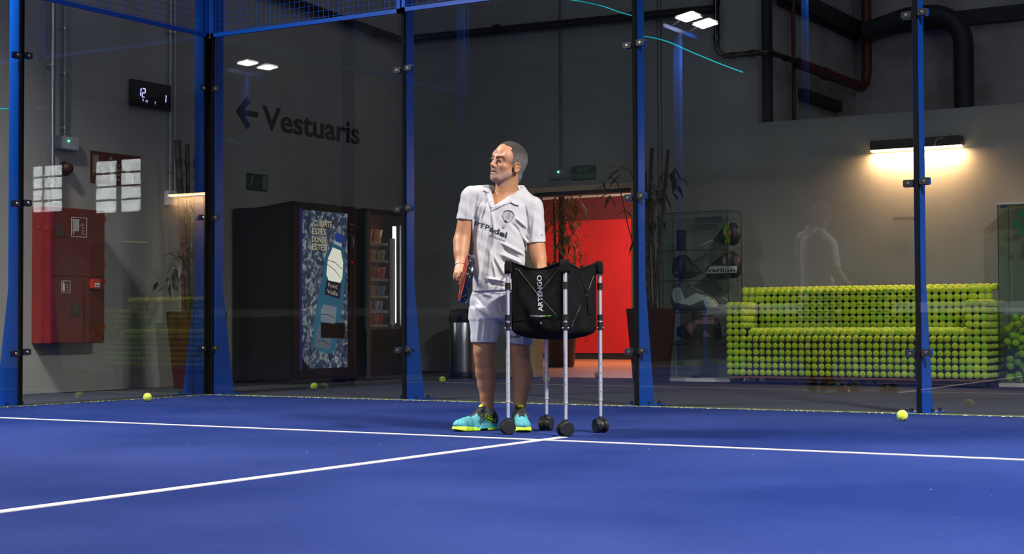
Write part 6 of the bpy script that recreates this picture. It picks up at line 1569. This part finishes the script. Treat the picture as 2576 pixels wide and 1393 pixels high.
# ------------------------------------------------------------------ rolling ball basket
Wc = [Vector((4.634, -2.775, 0)), Vector((4.974, -2.757, 0)), Vector((5.010, -2.440, 0)), Vector((4.661, -2.415, 0))]
cen_ = sum(Wc, Vector()) / 4
BK = thing('ball_basket', cen_, 'black fabric ball basket trolley on four silver legs with castors', 'basket')
m_fab = mat('black_fabric', (.008, .0075, .0075), .9, spec=.12, noise=.3, nscale=30, bump=.4, bscale=900)
m_fab2 = mat('black_fabric_dark', (.004, .004, .005), .9, spec=.1, bump=.4, bscale=900)
ZT, ZB2 = .905, .570
for i, w in enumerate(Wc):
    L = MB().cyl((w.x, w.y, .175), (w.x, w.y, ZT - .02), .0110, .0110, 16); lg = L.build('leg', m_alu, BK)
    MB().cyl((w.x, w.y, .070), (w.x, w.y, .18), .0088, .0088, 16).build('leg_extension', mat('aluminium_pale', (.82, .82, .84), .3, .7), lg)
    MB().cyl((w.x, w.y, .172), (w.x, w.y,   .178), .0120, .0120, 16).build('leg_ring', m_grey, lg)
    dz = -_f2.normalized() * .0107
    for zz in (.42, .37, .32, .27, .22): MB().cyl(Vector((w.x, w.y, zz)) + dz, Vector((w.x, w.y, zz)) + dz * 1.06, .0022, .0022, 8).build('height_hole', m_black, lg)
    for zz, hh in ((.785, .036), (.618, .030), (.572, .040)): MB().cyl((w.x, w.y, zz - hh / 2), (w.x, w.y, zz + hh / 2), .0155, .0155, 16).build('leg_clip', m_blackg, lg)
    for sg in (1, -1):
        c0 = Vector((w.x, w.y, .562)) + PR * .014 * sg + PF * .010; MB().sph(c0, .0052, 2).build('rivet', m_screw, lg)
    # castor: twin wheels
    an = (2.35, 2.55, 1.0, 3.25)[i]; ax2 = Vector((math.cos(an), math.sin(an), 0)); fwd = Vector((-ax2.y, ax2.x, 0)); wc = Vector((w.x, w.y, .0385)) + fwd * .004
    cs = MB(); cs.lathe([(.0, 0)], (0, 0, 0), 3) if False else None
    for sg in (1, -1):
        a_ = wc + ax2 * sg * .010; b_ = wc + ax2 * sg * .034; h_ = MB().cyl(a_, a_.lerp(b_, .85), .0385, .0385, 28).cyl(a_.lerp(b_, .85), b_, .0385, .034, 28).cyl(a_.lerp(b_, .45), a_.lerp(b_, .5), .0392, .0392, 28).build('castor_wheel', m_blackg, lg)
    MB().cyl(wc - ax2 * .010, wc + ax2 * .010, .030, .030, 20).cyl((w.x, w.y, .055), (w.x, w.y, .088), .013, .011, 14).build('castor_fork', m_black, lg)
# bag
def per(t, inset=0.0):       # perimeter point, t in 0..4
    i = int(t) % 4; q = t - int(t); a, b = Wc[i], Wc[(i + 1) % 4]
    p = a.lerp(b, .055 + .89 * q); n = (cen_ - (a + b) / 2); n.z = 0; n.normalize()
    return p + n * (.006 + inset + .012 * math.sin(math.pi * q)), q, i
NP = 96; rowsz = []
bg = MB(); vs = []
NR = 20
for r in range(NR + 1):
    v = r / NR
    for k in range(NP):
        t = 4 * k / NP; p, q, i = per(t); sag = .030 * math.sin(math.pi * q) ** .8
        zt = ZT + .006 - sag - .010 * math.exp(-((q - .5) / .2) ** 2)
        if v < .8:
            z = zt + (ZB2 - .015 - zt) * (v / .8); ins = 0
        else:
            w_ = (v - .8) / .2; z = ZB2 - .015 - .055 * math.sin(w_ * math.pi / 2) ; ins = 1 - math.cos(w_ * math.pi / 2)
        fold_ = .007 * math.sin(q * 9 + v * 5 + i * 2) * math.sin(v * 7 + i) + .006 * math.sin((q - v) * 12 + i)
        amp = math.sin(math.pi * min(1, q)) ; c2 = Vector((cen_.x, cen_.y, 0)); pp_ = Vector((p.x, p.y, 0)).lerp(c2, ins * .92); dn = (c2 - Vector((p.x, p.y, 0))).normalized()
        pp_ = pp_ + dn * (fold_ * amp - .010 * amp * math.sin(math.pi * min(v / .8, 1)))
        vs.append(Vector((pp_.x, pp_.y, z)))
fs = [(r * NP + k, r * NP + (k + 1) % NP, (r + 1) * NP + (k + 1) % NP, (r + 1) * NP + k) for r in range(NR) for k in range(NP)]
fs.append(tuple(NR * NP + k for k in range(NP)))
bg.add(vs, fs, True); bag = bg.build('bag', m_fab, BK)
inner = MB(); iv = [Vector((cen_.x, cen_.y, v.z)).lerp(v, .965) if True else v for v in vs]; inner.add(iv, [tuple(reversed(f)) for f in fs], True)
inner.add([vs[k] for k in range(NP)] + [iv[k] for k in range(NP)], [(k, NP + k, NP + (k + 1) % NP, (k + 1) % NP) for k in range(NP)], True); inner.build('bag_lining', m_fab2, BK)
bvB = BVHTree.FromPolygons(vs, fs)
MB().tube([v + Vector((0, 0, .002)) for v in vs[:NP]] + [vs[0] + Vector((0, 0, .002))], .0045, 6).build('rim_piping', m_fab, BK)
for i, w in enumerate(Wc):      # fabric pockets over the leg tops
    out2 = (w - cen_); out2.z = 0; out2.normalize(); sd = Vector((-out2.y, out2.x, 0))
    pk = MB(); A = []
    for (zz, wd_, dp) in ((ZT - .052, .028, .021), (ZT - .040, .029, .022), (ZT - .005, .028, .022), (ZT + .012, .022, .018)):
        for k in range(12):
            t = 2 * math.pi * k / 12; A.append(Vector((w.x, w.y, zz)) + sd * wd_ * math.cos(t) + out2 * dp * math.sin(t) - out2 * .004 + Vector((0, 0, .006 * math.sin(2 * t))))
    pk.add(A, [(r * 12 + k, r * 12 + (k + 1) % 12, (r + 1) * 12 + (k + 1) % 12, (r + 1) * 12 + k) for r in range(3) for k in range(12)] + [tuple(reversed(range(12))), tuple(range(36, 48))], True); pk.build('corner_pocket', m_fab, BK)
for i in range(4):              # seams down the corners, straps
    ks = i * NP // 4
    MB().tube([vs[r * NP + (ks + 1) % NP] for r in range(17)], .0035, 6).build('corner_piping', m_fab, BK)
wire = mat('thin_wire', (.45, .42, .38), .35, .8)
fB = hitter([bvB], .004); fB0 = hitter([bvB], .0008)
for pts in (((1303, 676), (1353, 740), (1400, 792)), ((1413, 665), (1353, 740)), ((1493, 695), (1476, 742)), ((1462, 766), (1441, 812), (1439, 820)), ((1412, 806), (1420, 818))):
    P3 = []
    for a, b in zip(pts, pts[1:]):
        for k in range(9): P3.append(fB(a[0] + (b[0] - a[0]) * k / 9, a[1] + (b[1] - a[1]) * k / 9))
    P3.append(fB(*pts[-1])); MB().tube(P3, .0006, 5).build('cross_wire', wire, BK)
for c in ((1352, 741), (1476, 742), (1298, 677)): MB().sph(fB(*c), .004, 1).build('rivet', m_screw, BK)
def strap(pts, w_, name='strap'):
    v2, f = stroke(pts, w_); v2, f = subdiv(v2, f, 8); cprint((v2, f), lambda x, y: hitter([bvB], .005)(x, y), m_fab, name, BK, .002)
strap([(1462, 668), (1466, 700), (1480, 740), (1484, 790)], 8); strap([(1411, 662), (1409, 690), (1414, 730), (1424, 770), (1424, 795)], 4); strap([(1293, 662), (1290, 700), (1289, 760), (1292, 800)], 4)
strap([(1294, 806), (1330, 801), (1375, 797), (1415, 795)], 2.2, 'hem_piping')
m_rub = mat('grey_print', (.42, .42, .46), .5)
def vtext(s_, x0, y0, x1, y1, h, m, bold=.02):
    a, b = Vector((x0, y0)), Vector((x1, y1)); d = b - a; n = Vector((d.y, -d.x)).normalized() * -h if False else Vector((d.y, -d.x)).normalized() * h
    v2, f = text_tris(s_, bold); v2, f = subdiv(v2, f, .06)
    cprint((v2, f), lambda x, y: fB0(a.x + d.x * x + n.x * y, a.y + d.y * x + n.y * y), m, 'lettering', BK)
vtext('ARTENGO', 1366, 783, 1362, 692, 12.0, m_rub)
vtext('ROLLING BASKET', 1334, 795.5, 1371, 797, 4.2, m_rub, .03); vtext('+120B', 1372, 797, 1387, 796, 4.2, mat('lime_print2', (.15, .5, .03), .5), .03)
cprint(grid_poly([(1359.5, 810), (1363, 810), (1363, 815), (1359.5, 815)], 2), fB0, m_rub, 'tag', BK)
wl = MB().box((0, 0, 0), (1, 1, 1)); lb = toW([pp(1287, 687, .262 - .02), pp(1287, 702, .262 - .02)])
cprint(grid_poly([(1284, 684), (1289.5, 683), (1289.5, 701), (1284, 702)], 4), lambda x, y: (lambda d: CAM + d * ((Wc[0] - CAM).dot(_fw) / d.dot(_fw) + .03))(ray(x, y)), m_white, 'care_label', BK, .001)
